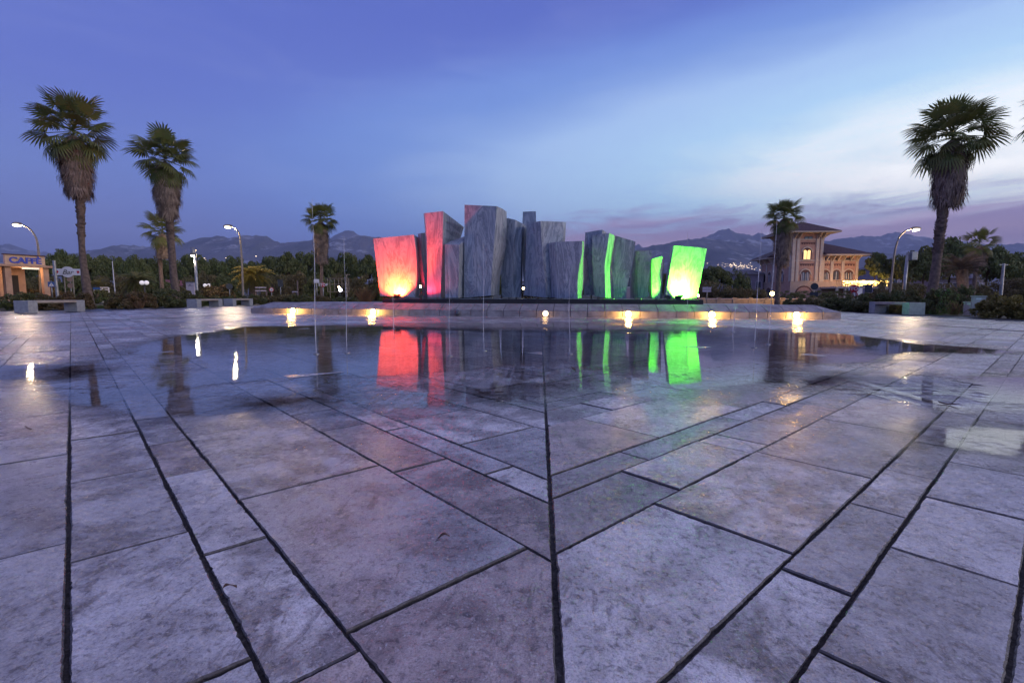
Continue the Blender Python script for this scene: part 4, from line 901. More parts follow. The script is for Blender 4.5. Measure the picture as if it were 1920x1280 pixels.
# grass round the palm feet
def grass(cx, cy, rad, n, name='grass'):
    r = np.random.default_rng(int(abs(cx*10))); a = r.uniform(0, 6.283, n); u = np.sqrt(r.uniform(0, 1, n))*rad; B = np.stack([cx+np.cos(a)*u*1.6, cy+np.sin(a)*u, np.full(n, -.05)], 1)
    t = r.normal(0, 1, (n, 3))*.04; t[:, 2] = r.uniform(.06, .15, n); w = np.stack([np.cos(a*7), np.sin(a*7), 0*a], 1)*.008
    V = np.stack([B-w, B+w, B+t], 1).reshape(-1, 3); F = np.arange(3*n).reshape(n, 3)
    return tag(link(name, mesh_np(name, V, F, M_SHRUBG)), 'short grass around the foot of a palm', 'grass', kind='stuff')
for cx, cy in ((-24., 25.), (-22.6, 29.5), (17.2, 22.4)): grass(cx, cy, 2.0, 5000)
# ================================================================== BENCHES
def bench(x0, x1, y0, y1, label):
    o = empty('bench', ((x0+x1)/2, (y0+y1)/2, 0), 0, label, 'bench', 'stone benches along the plaza edge'); w, l = x1-x0, y1-y0
    for s in (-1, 1): MB().box((0, s*(l/2-.17), .205), (w, .34, .45)).build('end_block', M_BENCHST, o, bevel=.008)
    MB().box((0, 0, .385), (w-.012, l-.68+.004, .09)).build('seat', M_BENCHTOP, o, bevel=.006)
bench(-18.75, -18.2, 16.55, 18.75, 'long stone bench nearest the cafe in front of the tall palm')
bench(-18.05, -17.5, 24.25, 26.3, 'stone bench below the cylinder path lamp')
bench(-18.05, -17.5, 27.2, 29.2, 'stone bench between path lamp bench and fountain wall')
bench(13.2, 13.75, 18.35, 20.5, 'stone bench by the leaning palm on the villa side')

# ================================================================== STREET LAMPS
M_LAMPW = glowmat('street_lamp_glass', (1., .88, .66), 9.)
M_POLE = plain('street_lamp_pole', (.30, .25, .20), (.22, .19, .16), 4., .5, .3)
def street_lamp(base_px, mid, tip, Y, label, power):
    g = P(base_px, 554, Y); o = empty('street_lamp', (g.x, g.y, 0), 0, label, 'street lamp', 'curved street lamps along the road')
    loc = o.location.copy(); pm = [P(x, y, Y)-loc for x, y in mid]; pt = P(tip[0], tip[1], Y)-loc
    path = [Vector((0, 0, -.05)), Vector((pm[0].x*.5, 0, 1.5))]+pm+[pt]
    sm = []
    for i in range(len(path)-1):
        p0, p1, p2, p3 = path[max(i-1, 0)], path[i], path[i+1], path[min(i+2, len(path)-1)]
        for q in range(6): f = q/6; sm.append(.5*((2*p1)+(p2-p0)*f+(2*p0-5*p1+4*p2-p3)*f*f+(3*p1-p0-3*p2+p3)*f**3))
    sm.append(pt); n = len(sm); MB().tube(sm, [.10-.055*i/n for i in range(n)], 10).build('pole', M_POLE, o, True)
    d = (pt-path[-2]); d.z = 0; d.normalize()
    h = MB(); c = pt + d*.28; h.lathe((0, 0, 0), [(.05, -.42), (.13, -.30), (.16, 0), (.14, .25), (.06, .40)], 12)
    hd = h.build('head', M_POLE, o, True); hd.rotation_euler = d.to_track_quat('Z', 'Y').to_euler(); hd.location = c; hd.scale = (.55, 1, 1)
    gl = MB().lathe((0, 0, 0), [(.05, -.13), (.15, -.10), (.17, -.02), (.16, .0)], 14).build('glass', M_LAMPW, o, True); gl.location = c + Vector((0, 0, -.05)); gl.scale = (1.5, 1.5, 1.1)
    ld = bpy.data.lights.new('lamp', 'POINT'); ld.energy = power; ld.color = (1., .72, .40); ld.shadow_soft_size = .10
    lo = bpy.data.objects.new('lamp', ld); COL.objects.link(lo); lo.parent = o; lo.location = c + Vector((0, 0, -.31))
street_lamp(76, [(74, 500), (72, 470), (68, 447), (56, 429)], (38, 420), 36., 'curved street lamp rising behind the cafe sign', 600.)
street_lamp(456, [(454, 500), (452, 465), (449, 440), (442, 429)], (433, 424), 42., 'curved street lamp above the yellow feather palm', 900.)
street_lamp(1668, [(1673, 510), (1678, 470), (1686, 445), (1698, 433)], (1711, 428.5), 43., 'curved street lamp between villa and leaning palm', 700.)

# path lamp: post with a cylinder head
g = P(370, 554, 36.); o = empty('path_lamp', (g.x, g.y, 0), 0, 'steel post lamp with a lit cylinder head behind the middle bench', 'lamp')
tz = P(369, 466, 36.).z; MB().tube([(0, 0, -.05), (0, 0, 1.), (0, 0, tz)], [.11, .10, .085], 12).build('post', M_STEEL, o, True)
hx = (P(362.5, 470, 36.)-g).x; z1 = P(362, 464, 36.).z; z0 = P(362, 479, 36.).z
MB().lathe((hx, -.05, 0), [(.15, z0), (.17, z0+.02), (.17, z1-.02), (.12, z1)], 16).build('head', M_STEEL, o, True)
MB().lathe((hx, -.05, 0), [(.03, z0-.10), (.12, z0-.06), (.15, z0+.004)], 16).build('glass', glowmat('path_lamp_glass', (1., .95, .9), 30.), o, True)
MB().box((hx/2, -.03, (z0+z1)/2), (abs(hx), .04, .06)).build('bracket', M_STEEL, o)
ld = bpy.data.lights.new('lamp', 'POINT'); ld.energy = 110.; ld.color = (1., .86, .66); ld.shadow_soft_size = .15; lo = bpy.data.objects.new('lamp', ld); COL.objects.link(lo); lo.parent = o; lo.location = (hx, -.05, z0-.35)
# the unlit twin on the villa side
g = P(1693, 554, 34.); o = empty('path_lamp', (g.x, g.y, 0), 0, 'unlit steel post lamp with boxy head between street lamp and leaning palm', 'lamp')
tz = P(1695, 474, 34.).z; MB().tube([(0, 0, -.05), (.05, 0, 1.5), (.10, 0, tz)], [.11, .10, .085], 12).build('post', M_STEEL, o, True)
MB().box((.42, -.05, P(1702, 480, 34.).z), (.36, .30, .55)).build('head', M_STEEL, o, bevel=.03)
MB().box((.2, -.03, P(1702, 480, 34.).z), (.2, .05, .07)).build('bracket', M_STEEL, o)

# globe lamps
M_GLOBE = glowmat('white_globe', (1., .95, 1.), .35, (.75, .75, .78))
def globe_lamp(px, py, Y, sep, rad, label):
    g = P(px, 554, Y); o = empty('globe_lamp', (g.x, g.y, 0), 0, label, 'lamp', 'double globe lamps'); z = P(px, py, Y).z
    MB().tube([(0, 0, -.05), (0, 0, z-rad*1.6)], [.06, .045], 8).build('post', M_DARKMETAL, o, True)
    MB().tube([(-sep, 0, z-rad*.9), (0, 0, z-rad*1.7), (sep, 0, z-rad*.9)], .025, 6).build('arm', M_DARKMETAL, o, True)
    for s in (-1, 1):
        pr = [(rad*math.sin(math.pi*i/10)+.002, z-rad*math.cos(math.pi*i/10)) for i in range(11)]
        MB().lathe((s*sep, 0, 0), pr, 16).build('globe', M_GLOBE, o, True)
globe_lamp(272, 530, 42., .21, .19, 'double globe lamp with dark post beside the pale green feather palm')
globe_lamp(389, 535, 46., .19, .17, 'double globe lamp in front of the rusty shrub behind the middle bench')

# ================================================================== SIGNS
M_WHITE = plain('white_enamel', (.72, .70, .72), (.62, .60, .62), 3., .4, bstr=.05)
M_RED = plain('red_enamel', (.50, .015, .02), (.42, .012, .018), 3., .4, bstr=.05)
M_BLUE = plain('blue_enamel', (.03, .10, .32), (.025, .08, .26), 3., .4, bstr=.05)
M_SIGNBACK = plain('grey_sign_back', (.05, .055, .065), (.035, .037, .043), 4., .6)
M_PINKW = plain('aged_white_board', (.62, .52, .52), (.52, .43, .43), 4., .6)
M_BROWNST = plain('sign_stone', (.24, .17, .14), (.17, .12, .10), 6., .8)
def text_mesh(body, size, m, parent, loc, rot, bold=0., name='lettering', depth=.01, align='CENTER', shear=0., sx=1.):
    cu = bpy.data.curves.new('lettering', 'FONT'); cu.body = body; cu.size = size; cu.extrude = depth; cu.offset = bold; cu.align_x = align; cu.align_y = 'CENTER'; cu.shear = shear
    t = bpy.data.objects.new('lettering_tmp', cu); COL.objects.link(t); bpy.context.view_layer.update()
    me = bpy.data.meshes.new_from_object(t.evaluated_get(bpy.context.evaluated_depsgraph_get())); bpy.data.objects.remove(t); bpy.data.curves.remove(cu)
    me.materials.clear(); me.materials.append(m)
    o = link(name, me, parent, loc); o.rotation_euler = rot; o.scale = (sx, 1, 1); return o
def disc(r, y0, y1, n=20, cz=0., cx=0., rot=0.):
    return MB().prism([(cx+r*math.cos(2*math.pi*k/n+rot), cz+r*math.sin(2*math.pi*k/n+rot)) for k in range(n)], y0, y1)
def post_sign(px, py, Y, label, face, group=None):
    g = P(px, 554, Y); z = P(px, py, Y).z; o = empty('road_sign', (g.x, g.y, 0), math.atan2(-g.x, g.y), label, 'sign', group)
    MB().tube([(0, 0, -.05), (0, 0, z+.25)], .032, 8).build('post', M_STEEL, o, True); face(o, z); return o
def f_stop(o, z, r=.33):
    disc(r, -.055, -.035, 8, z, 0, math.pi/8).build('plate', M_RED, o); 
    text_mesh('STOP', .30, M_WHITE, o, (0, -.058, z), (math.pi/2, 0, 0), .008, depth=.004)
def f_ring(o, z, r=.28, inner=None):
    disc(r, -.05, -.036, 24, z).build('plate', M_RED, o); disc(r*.74, -.056, -.0505, 24, z).build('panel', M_WHITE, o)
    if inner: inner(o, z)
def f_back(o, z, r=.33, tail=True):
    disc(r, -.055, -.036, 24, z).build('plate', M_SIGNBACK, o)
    if tail: MB().box((0, -.045, z-.55), (.5, .018, .32)).build('sub_plate', M_SIGNBACK, o)
post_sign(606.5, 534, 40., 'red stop sign beside the fan palm behind the fountain wall', lambda o, z: f_stop(o, z, .17*40/36))
post_sign(1601, 541.5, 34., 'red stop sign above a no pedestrians sign in front of the villa', lambda o, z: (f_stop(o, z, .26),
    disc(.21, -.055, -.04, 24, P(1600, 552, 34.).z).build('plate', M_RED, o), disc(.155, -.06, -.0555, 24, P(1600, 552, 34.).z).build('panel', plain('faded_sign_panel', (.35, .22, .24), (.28, .18, .2), 4., .5), o),
    MB().tube([(0, -.063, P(1600, 548.8, 34.).z), (0.01, -.063, P(1600, 552, 34.).z)], [.03, .035], 6).tube([(0.01, -.063, P(1600, 552, 34.).z), (.06, -.063, P(1600, 555, 34.).z)], .018, 5).tube([(0.01, -.063, P(1600, 552, 34.).z), (-.05, -.063, P(1600, 555, 34.).z)], .018, 5).build('pictogram', M_WHITE, o)))
post_sign(509.5, 543, 44., 'round red and white prohibition sign with an arrow near the yellow feather palm', lambda o, z: f_ring(o, z, .15*44/36*1.1, lambda o, z: MB().prism([(-.07, z-.02), (.02, z-.02), (.02, z-.06), (.10, z), (.02, z+.06), (.02, z+.02), (-.07, z+.02)], -.063, -.0565).build('arrow', M_DARKMETAL, o)))
post_sign(1526, 537, 36., 'dark back of a round road sign in front of the villa tower', lambda o, z: f_back(o, z, .24))
post_sign(1627.5, 541, 36., 'dark back of a road sign at the end of the villa terrace', lambda o, z: (MB().box((0, -.045, z), (.42, .02, .55)).build('plate', M_SIGNBACK, o)))
post_sign(526.5, 531, 42., 'dark back of a tall road sign left of the stop sign', lambda o, z: (MB().box((0, -.045, z), (.42, .02, .6)).build('plate', M_SIGNBACK, o)))
post_sign(431, 537, 40., 'dark back of a road sign beside the yellow feather palm', lambda o, z: (disc(.25, -.055, -.036, 20, z).build('plate', M_SIGNBACK, o)))
post_sign(594.5, 527, 44., 'plain white rectangular sign on a post by the fan palm', lambda o, z: (MB().box((0, -.045, z), (.46, .02, .34)).build('plate', M_WHITE, o)))
post_sign(98, 533, 33., 'blue square pedestrian crossing sign with white triangle', lambda o, z: (MB().box((0, -.045, z), (.36, .02, .36)).build('plate', M_BLUE, o), MB().prism([(-.14, z-.12), (.14, z-.12), (0, z+.12)], -.062, -.0562).build('triangle', M_WHITE, o), MB().tube([(0, -.066, z-.08), (0, -.066, z+.03)], .012, 5).build('pictogram', M_DARKMETAL, o)))
post_sign(1325.5, 543, 38., 'two-row pinkish direction sign on a post by the garden wall', lambda o, z: (MB().box((-.02, -.045, z+.11), (.62, .02, .17)).build('upper_panel', M_PINKW, o), MB().box((-.02, -.045, z-.09), (.62, .02, .17)).build('lower_panel', M_PINKW, o)))
post_sign(134, 531, 36., 'dark shuttered backs of two round signs under the bar sign', lambda o, z: (disc(.20, -.055, -.036, 20, z+.30).build('plate', M_BROWNST, o), disc(.20, -.055, -.036, 20, z-.18).build('plate', M_BROWNST, o)))
# bar sign: white board with a round boss
g = P(131, 554, 33.); o = empty('bar_sign', (g.x, g.y, 0), R(20), 'white sign board with round boss reading Bar between cafe and palm trunk', 'sign'); z = P(131, 510, 33.).z; k = Vector((g.x, g.y, 0)).dot(FWD)/FPX
for s in (-1, 1): MB().tube([(s*.25, .02, -.05), (s*.25, .02, z)], .04, 8).build('post', M_POLE, o)
MB().box((0, -.03, z), (41*k*1.1, .05, 12*k)).build('board', M_WHITE, o); disc(10*k, -.075, -.0, 24, z).build('boss', M_WHITE, o)
text_mesh('Bar', 12*k, M_DARKMETAL, o, (0, -.08, z-.02), (math.pi/2, 0, 0), .0, depth=.004, shear=.35)
for s, m in ((-1, M_RED), (1, M_RED)): MB().prism([(s*16*k-.08, z+.08), (s*16*k+.05, z+.10), (s*16*k+.09, z-.02), (s*16*k-.02, z-.12)], -.062, -.0562).build('motif', m, o)
g = P(108, 554, 32.); o = empty('utility_pole', (g.x, g.y, 0), 0, 'grey square post between the cafe and the bar sign', 'pole'); MB().tube([(0, 0, -.05), (-.06, 0, P(107, 489, 32.).z)], [.10, .085], 8).build('shaft', M_STEEL, o); MB().lathe((-.06, 0, P(107, 489, 32.).z), [(.09, -.02), (.09, .02)], 8).build('cap', M_STEEL, o)
# flag mast and power pole
g = P(216.5, 554, 60.); o = empty('flag_mast', (g.x, g.y, 0), 0, 'thin white mast in front of the dark wood', 'mast'); MB().tube([(0, 0, -.05), (-.1, 0, P(214, 491, 60.).z)], [.07, .04], 8).build('shaft', M_WHITE, o); MB().lathe((-.1, 0, P(214, 491, 60.).z), [(.06, -.03), (.07, .02), (.02, .06)], 8).build('finial', M_WHITE, o)
g = P(1876, 554, 50.); o = empty('power_pole', (g.x, g.y, 0), 0, 'leaning pale concrete power pole in front of the pines', 'pole'); t = P(1882, 494, 50.); MB().tube([(0, 0, -.05), (t.x-g.x, 0, t.z)], [.16, .11], 10).build('shaft', M_STEEL, o); MB().box((t.x-g.x, 0, t.z-.12), (.8, .08, .08)).build('crossarm', M_STEEL, o)
# notice boards
def board(px, y0, y1, half, Y, label, m, rz=0.):
    g = P(px, 554, Y); o = empty('notice_board', (g.x, g.y, 0), rz, label, 'board'); k = Vector((g.x, g.y, 0)).dot(FWD)/FPX; z0, z1 = P(px, y1, Y).z, P(px, y0, Y).z; w = half*k
    for s in (-1, 1): MB().box((s*w*.9, .05, z1/2), (.06, .06, z1)).build('post', M_STEEL, o)
    MB().box((0, 0, (z0+z1)/2), (w*2, .06, z1-z0)).build('panel', m, o); MB().box((0, 0, z1+.02), (w*2.1, .10, .05)).build('top_rail', M_STEEL, o); return o, (z0+z1)/2
bo, bz = board(358, 530, 552, 8, 34., 'pale pinkish information board behind the path lamp post', M_PINKW); MB().box((0, -.034, bz+.2), (.34, .01, .02)).build('heading', M_DARKMETAL, bo); MB().prism([(-.05, bz+.24), (.05, bz+.24), (0, bz+.33)], -.04, -.0335).build('motif', M_DARKMETAL, bo)
board(1610.5, 540, 566, 5.5, 35., 'tall white notice board beside the stop sign', M_WHITE, R(10))
# fence of the timber kind under the feather palm
g = P(490, 554, 43.); o = empty('rail_fence', (g.x, g.y, 0), 0, 'short two-rail wooden fence under the yellow feather palm', 'fence'); k = 43./FPX*1.04
for s in (-1, 1): MB().box((s*10*k, 0, .45), (.10, .10, .98)).build('post', M_BROWNST, o)
for zz in (P(490, 539, 43.).z, P(490, 545, 43.).z): MB().box((0, -.055, zz), (21*k, .05, .10)).build('rail', M_PINKW, o)
g = P(554, 554, 42.); o = empty('rail_fence', (g.x, g.y, 0), 0, 'pale crossbar on posts left of the plain white sign', 'fence')
for s, h in ((-1, 1.0), (1, 1.9)): MB().box((s*.22, 0, h/2-.03), (.08, .08, h)).build('post', M_BROWNST, o)
MB().box((0, -.06, .93), (.52, .04, .09)).build('rail', M_PINKW, o)
g = P(191, 554, 40.); o = empty('barrier', (g.x, g.y, 0), 0, 'white and blue crowd barrier above the reddish shrub', 'barrier'); k = 40./FPX*1.06; z = P(191, 539, 40.).z
for s in (-.95, .1, .95): MB().box((s*15*k, 0, z/2), (.06, .06, z)).build('post', M_WHITE, o)
for zz, m in ((z, M_WHITE), (z-.18, M_WHITE)): MB().box((7*k, -.055, zz), (16*k, .05, .08)).build('rail', m, o)
MB().box((-8*k, -.055, z-.08), (14*k, .05, .18)).build('panel', M_BLUE, o)
# metal goal-like frame of a play field
g = P(634, 554, 52.); o = empty('metal_frame', (g.x, g.y, 0), 0, 'thin metal grid frame behind the fountain wall right of the stop sign', 'frame'); k = 52./FPX*1.02; zt = P(634, 522, 52.).z; zb = P(634, 547, 52.).z
for px in (614.5, 619, 628, 635.5, 642, 651, 655): MB().tube([((px-634)*k, 0, -.05 if px in (619, 651) else zb), ((px-634)*k, 0, zt)], .03, 6).build('upright', M_POLE, o)
for zz in (zt, P(634, 533, 52.).z, zb): MB().tube([((614.5-634)*k, -.03, zz), ((655-634)*k, -.03, zz)], .028, 6).build('crossbar', M_POLE, o)
g = P(651, 554, 50.); o = empty('basketball_post', (g.x, g.y, 0), 0, 'pale T-shaped post at the end of the metal grid frame', 'post'); zt = P(651, 515, 50.).z; MB().tube([(0, 0, -.05), (0, 0, zt)], .05, 8).build('shaft', M_POLE, o); MB().box((.1, 0, zt), (.5, .06, .06)).build('crossbar', M_POLE, o)
# little lights far off between the trees
M_FARL = glowmat('far_lamp_glass', (1., .70, .38), 30.)
def far_lamp(px, py, Y, r, label, m=M_FARL):
    g = P(px, 554, Y); o = empty('garden_lamp', (g.x, g.y, 0), 0, label, 'lamp', 'small far lamps'); z = P(px, py, Y).z
    MB().tube([(0, 0, -.05), (0, 0, z-r)], .03, 6).build('post', M_DARKMETAL, o); MB().lathe((0, 0, z), [(.01, -r), (r*.8, -r*.6), (r, 0), (r*.7, r*.7), (.01, r)], 10).build('glass', m, o, True)
    return o, z
M_COOLL = glowmat('cool_lamp_glass', (.85, .85, 1.), 30.)
far_lamp(636, 538, 50., .10, 'small warm lamp in front of the metal grid frame'); far_lamp(638.5, 543.5, 49., .16, 'small cold white lamp in front of the metal grid frame', M_COOLL)
far_lamp(981.5, 540.5, 40., .10, 'small orange lamp seen through the gap beside the pale slab'); far_lamp(788.5, 537, 40., .10, 'small orange lamp seen through the gap beside the red slab'); far_lamp(331, 562, 34., .05, 'tiny ground lamp at the foot of the path lamp palm'); far_lamp(1309, 554, 40., .10, 'small warm lamp right beside the white-burnt slab'); far_lamp(332, 507, 70., .10, 'small orange lamp high beside the path lamp palm trunk')
o, z = far_lamp(1447.5, 550.5, 39., .16, 'bright amber lamp on the garden wall before the villa palm', glowmat('amber_garden_glass', (1., .62, .16), 40.))
ld = bpy.data.lights.new('lamp', 'POINT'); ld.energy = 160.; ld.color = (1., .52, .10); ld.shadow_soft_size = .12; lo = bpy.data.objects.new('lamp', ld); COL.objects.link(lo); lo.parent = o; lo.location = (0, -.3, z)
# garden wall of the villa, with coping and piers
M_GWALL = plain('garden_wall_render', (.36, .28, .22), (.24, .18, .15), 3., .8, bstr=.5, bdist=.03)
a0, a1 = P(1290, 554, 41.), P(1530, 554, 40.); o = empty('garden_wall', (a0.x, a0.y, 0), math.atan2(a1.y-a0.y, a1.x-a0.x), 'low rough wall lit orange by the lamp in front of the villa garden', 'wall'); L = (a1-a0).length
n = 8
for i in range(n):
    x0, x1 = L*i/n, L*(i+1)/n; MB().bb(x0+.16, x1-.16, 0, .22, -.05, .40).build('panel', M_GWALL, o); MB().bb(x0+.14, x1-.14, -.03, .25, .40, .45).build('coping', M_PINKW, o)
for i in range(n+1): x = L*i/n; MB().bb(x-.15, x+.15, -.04, .26, -.05, .52).build('pier', M_GWALL, o)
# utility cabinets
M_CAB = plain('cabinet_grey_paint', (.50, .42, .42), (.42, .35, .355), 5., .55, bstr=.05); M_CABD = plain('cabinet_dark_side', (.16, .17, .22), (.13, .14, .18), 5., .55, bstr=.05)
def cabinet(px, base_py, top_py, wpx, rz, label):
    g = G(px, base_py); o = empty('utility_cabinet', g, rz, label, 'cabinet', 'utility cabinets'); k = g.dot(FWD)/FPX; h = P(px, top_py, g.y).z; w = wpx*k
    MB().box((0, .2, h/2-.02), (w, .4, h)).build('body', M_CAB, o, bevel=.006); MB().box((0, .2, h+.002), (w+.05, .46, .035)).build('lid', M_CAB, o)
    MB().box((-w*.02, -.004, h*.53), (w*.9, .016, h*.82)).build('door', M_CAB, o); MB().box((w*.36, -.016, h*.55), (.02, .02, .09)).build('handle', M_DARKMETAL, o); MB().box((-w*.02, -.014, h*.87), (.13, .006, .06)).build('label_plate', M_WHITE, o)
    return o
cabinet(1833, 591.5, 555.5, 19, R(-36), 'tall grey utility cabinet with a door beside the yellowing bush'); cabinet(1816, 590, 566.5, 14, R(-36), 'low grey utility cabinet next to the tall one')
# manhole lids on the asphalt
for gx, gy, lab in ((10, 583.5, 'pale manhole lid on the path beside the longest bench'), (271, 577.5, 'pale manhole lid on the path between the two tall palms')):
    g = G(gx, gy); g.z = -.031; o = empty('manhole_cover', g, 0, lab, 'manhole'); MB().lathe((0, 0, 0), [(.40, -.01), (.40, .006), (.36, .007)], 24).build('frame', M_STEEL, o); MB().lathe((0, 0, 0), [(.35, -.01), (.35, .010), (.33, .012)], 24).build('lid', M_WALLST, o)

# ================================================================== CAFE
M_CAFE = plain('peach_render', (.58, .35, .235), (.48, .28, .19), 2., .75, bstr=.2); M_CAFEL = plain('cream_render', (.66, .44, .29), (.58, .38, .25), 2., .75, bstr=.15); M_ROOFD = plain('dark_red_coping', (.10, .035, .03), (.07, .03, .028), 4., .6); M_DARKIN = plain('dark_interior', (.05, .04, .04), (.03, .028, .03), 1., .8)
A = P(-60, 554, 31.0); B = P(103, 554, 35.5); cf = empty('cafe', (A.x, A.y, 0), math.atan2(B.y-A.y, B.x-A.x), 'peach-coloured cafe pavilion with columns, flat canopy and blue rooftop lettering', 'building'); L = (Vector((B.x, B.y))-Vector((A.x, A.y))).length
zc = P(103, 499, 35.5).z; zb = P(103, 503, 35.5).z
MB().bb(-8, L, -.3, 7., zb, zc).build('canopy', M_CAFE, cf, bevel=.02); MB().bb(-8, L-.25, 3.2, 6.6, -.05, zb-.004).build('wall', M_CAFE, cf); MB().bb(-8, L-.4, .1, 6.8, -.04, .06).build('floor', M_WALLST, cf)
f = lambda px: L*(px+60)/163.
for px in (-40, 14, 88): MB().bb(f(px)-.17, f(px)+.17, -.02, .32, -.05, zb-.003).build('column', M_CAFE, cf)
for px in (25, 34): MB().bb(f(px)-.10, f(px)+.10, 1.8, 2.1, -.05, zb-.003).build('column', M_CAFE, cf)
MB().bb(f(40), f(74), -.1, -.02, zb-.14, zb-.02).build('light_strip', glowmat('canopy_strip_light', (1., .8, .6), .9), cf)
for px in (0, 40, 62): MB().bb(f(px)-.5, f(px)+.5, 3.15, 3.199, .1, 2.1).build('glazed_door', M_DARKIN, cf)
zs0, zs1 = zc-.002, P(50, 478, 33.5).z
MB().bb(f(12), f(90), .10, .32, zs0, zs1).build('parapet', M_CAFEL, cf); MB().bb(f(12)-.05, f(90)+.05, .04, .38, zs1, zs1+.07).build('coping', M_ROOFD, cf)
M_NEON = mat('blue_letter_enamel', lambda k, o: pbsdf(k, (.012, .025, .22), .4, emis=(.02, .06, .6), estr=.18))
text_mesh('CAFFÈ', (zs1-zs0)*.86, M_NEON, cf, ((f(26)+f(75))/2, .07, (zs0+zs1)/2-.04), (math.pi/2, 0, 0), .018, depth=.03, sx=1.12)
ld = bpy.data.lights.new('lamp', 'POINT'); ld.energy = 60.; ld.color = (1., .6, .3); ld.shadow_soft_size = .3; lo = bpy.data.objects.new('lamp', ld); COL.objects.link(lo); lo.parent = cf; lo.location = (f(55), .6, zb-.3)

# ================================================================== VILLA
M_VPINK = plain('villa_pink_brick', (.56, .32, .235), (.47, .26, .19), 1.6, .8, bstr=.3, bdist=.02); M_VCREAM = plain('villa_cream_stone', (.62, .50, .40), (.54, .43, .34), 2., .75, bstr=.2); M_VROOF = plain('villa_dark_tiles', (.085, .040, .042), (.06, .030, .032), 3., .7, bstr=.5, bdist=.05)
M_VDARK = plain('villa_dark_brick_trim', (.14, .06, .05), (.11, .05, .042), 4., .8); M_PANE = plain('window_pane', (.09, .10, .125), (.06, .07, .09), 2., .12, spec=.7); M_LITPANE = glowmat('lit_window_pane', (1., .66, .22), 1.9, (.3, .2, .1)); M_VBAND = plain('villa_base_render', (.48, .36, .29), (.42, .31, .25), 2., .8)
YV = 85.; V0 = P(1481, 554, YV); villa = empty('villa', (V0.x, V0.y, 0), 0, 'three-storey pink and cream villa with tower, wide eaves and dark tiled roofs', 'building')
X = lambda px, Y=YV: P(px, 554, Y).x - V0.x
Z = lambda py, px=1510, Y=YV: P(px, py, Y).z
tx1 = X(1539); wx1 = X(1608); zt_, zw = Z(437.5), Z(479.5, 1575); zg = Z(527.5); D0 = 12.
mk = lambda nm, m, *a: MB().bb(*a).build(nm, m, villa)
mk('tower_wall', M_VPINK, 0, tx1, 0, 6.2, -.1, zt_); mk('wing_wall', M_VPINK, tx1+.004, wx1, .35, D0, -.1, zw); mk('side_wall', M_VPINK, .25, tx1-.3, 6.204, D0-.1, -.1, zw)
def hip(nm, x0, x1, y0, y1, z0, rise, inset, th=.22):
    cx0, cx1 = (x0+inset, x1-inset) if x1-x0 > 2*inset+.2 else ((x0+x1)/2-.1, (x0+x1)/2+.1); cy0, cy1 = (y0+inset, y1-inset) if y1-y0 > 2*inset+.2 else ((y0+y1)/2-.1, (y0+y1)/2+.1)
    MB().hexa([(x0, y0, z0), (x1, y0, z0), (x1, y1, z0), (x0, y1, z0)], [(x0, y0, z0+th), (x1, y0, z0+th), (x1, y1, z0+th), (x0, y1, z0+th)]).build('eaves', M_VCREAM, villa)
    return MB().hexa([(x0-.06, y0-.06, z0+th), (x1+.06, y0-.06, z0+th), (x1+.06, y1+.06, z0+th), (x0-.06, y1+.06, z0+th)], [(cx0, cy0, z0+th+rise), (cx1, cy0, z0+th+rise), (cx1, cy1, z0+th+rise), (cx0, cy1, z0+th+rise)]).build(nm, M_VROOF, villa)
OV = 1.75
hip('tower_roof', -OV, tx1+OV, -OV, 6.2+OV, zt_, 1.95, 4.1); 
def part_roof(x0, x1, y0, y1, z0, top, th=.22):
    MB().bb(x0, x1, y0, y1, z0, z0+th).build('eaves', M_VCREAM, villa)
    MB().hexa([(x0-.06, y0-.06, z0+th), (x1+.06, y0-.06, z0+th), (x1+.06, y1+.06, z0+th), (x0-.06, y1+.06, z0+th)], [(a, c, z0+th+2.3) for a, c in top]).build('wing_roof', M_VROOF, villa)
part_roof(tx1+.07, wx1+1.75, -1.0, D0+1.5, zw, [(tx1+.07, 4.6), (wx1-3.4, 4.6), (wx1-3.4, 8.2), (tx1+.07, 8.2)])
part_roof(-1.2, tx1-.07, 6.28, D0+1.5, zw, [(3.2, 6.28), (tx1-.07, 6.28), (tx1-.07, 8.2), (3.2, 8.2)])
# horizontal string courses, pilasters, brackets
for z0 in (Z(488.5), Z(449)): mk('string_course', M_VCREAM, -.06, tx1+.06, -.06, 0, z0-.09, z0+.09)
mk('string_course', M_VCREAM, tx1+.06, wx1+.05, .28, .35, Z(488.5)-.09, Z(488.5)+.09); mk('string_course', M_VCREAM, .18, .25, 6.3, D0, Z(488.5)-.09, Z(488.5)+.09)
mk('base_course', M_VBAND, -.08, tx1+.08, -.08, 0, -.1, zg); mk('base_course', M_VBAND, tx1+.08, wx1+.08, .27, .349, -.1, zg); mk('base_course', M_VBAND, .16, .249, 6.21, D0, -.1, zg)
for px in (1483.5, 1491.5, 1527.5, 1535.5): mk('pilaster', M_VCREAM, X(px)-.24, X(px)+.24, -.12, -.001, zg+.004, zt_-.15)
for yy in (.35, 5.85): mk('pilaster', M_VCREAM, -.12, -.001, yy-.24, yy+.24, zg+.004, zt_-.15)
for px in (1541.5, 1558.5, 1579, 1605.5): mk('pilaster', M_VCREAM, X(px)-.22, X(px)+.22, .23, .349, zg+.004, zw-.12)
for yy in (7.0, 9.4, 11.6): mk('pilaster', M_VCREAM, .13, .249, yy-.2, yy+.2, zg+.004, zw-.12)
def bracket(x, y, z, dx, dy, l):
    v = Vector((dx, dy, 0)); s = Vector((-dy, dx, 0))*.07; p = Vector((x, y, z)); MB().hexa([p-s-Vector((0, 0, .9)), p+s-Vector((0, 0, .9)), p+s+v*.06-Vector((0, 0, .9)), p-s+v*.06-Vector((0, 0, .9))], [p-s, p+s, p+s+v*l, p-s+v*l]).build('bracket', M_VCREAM, villa)
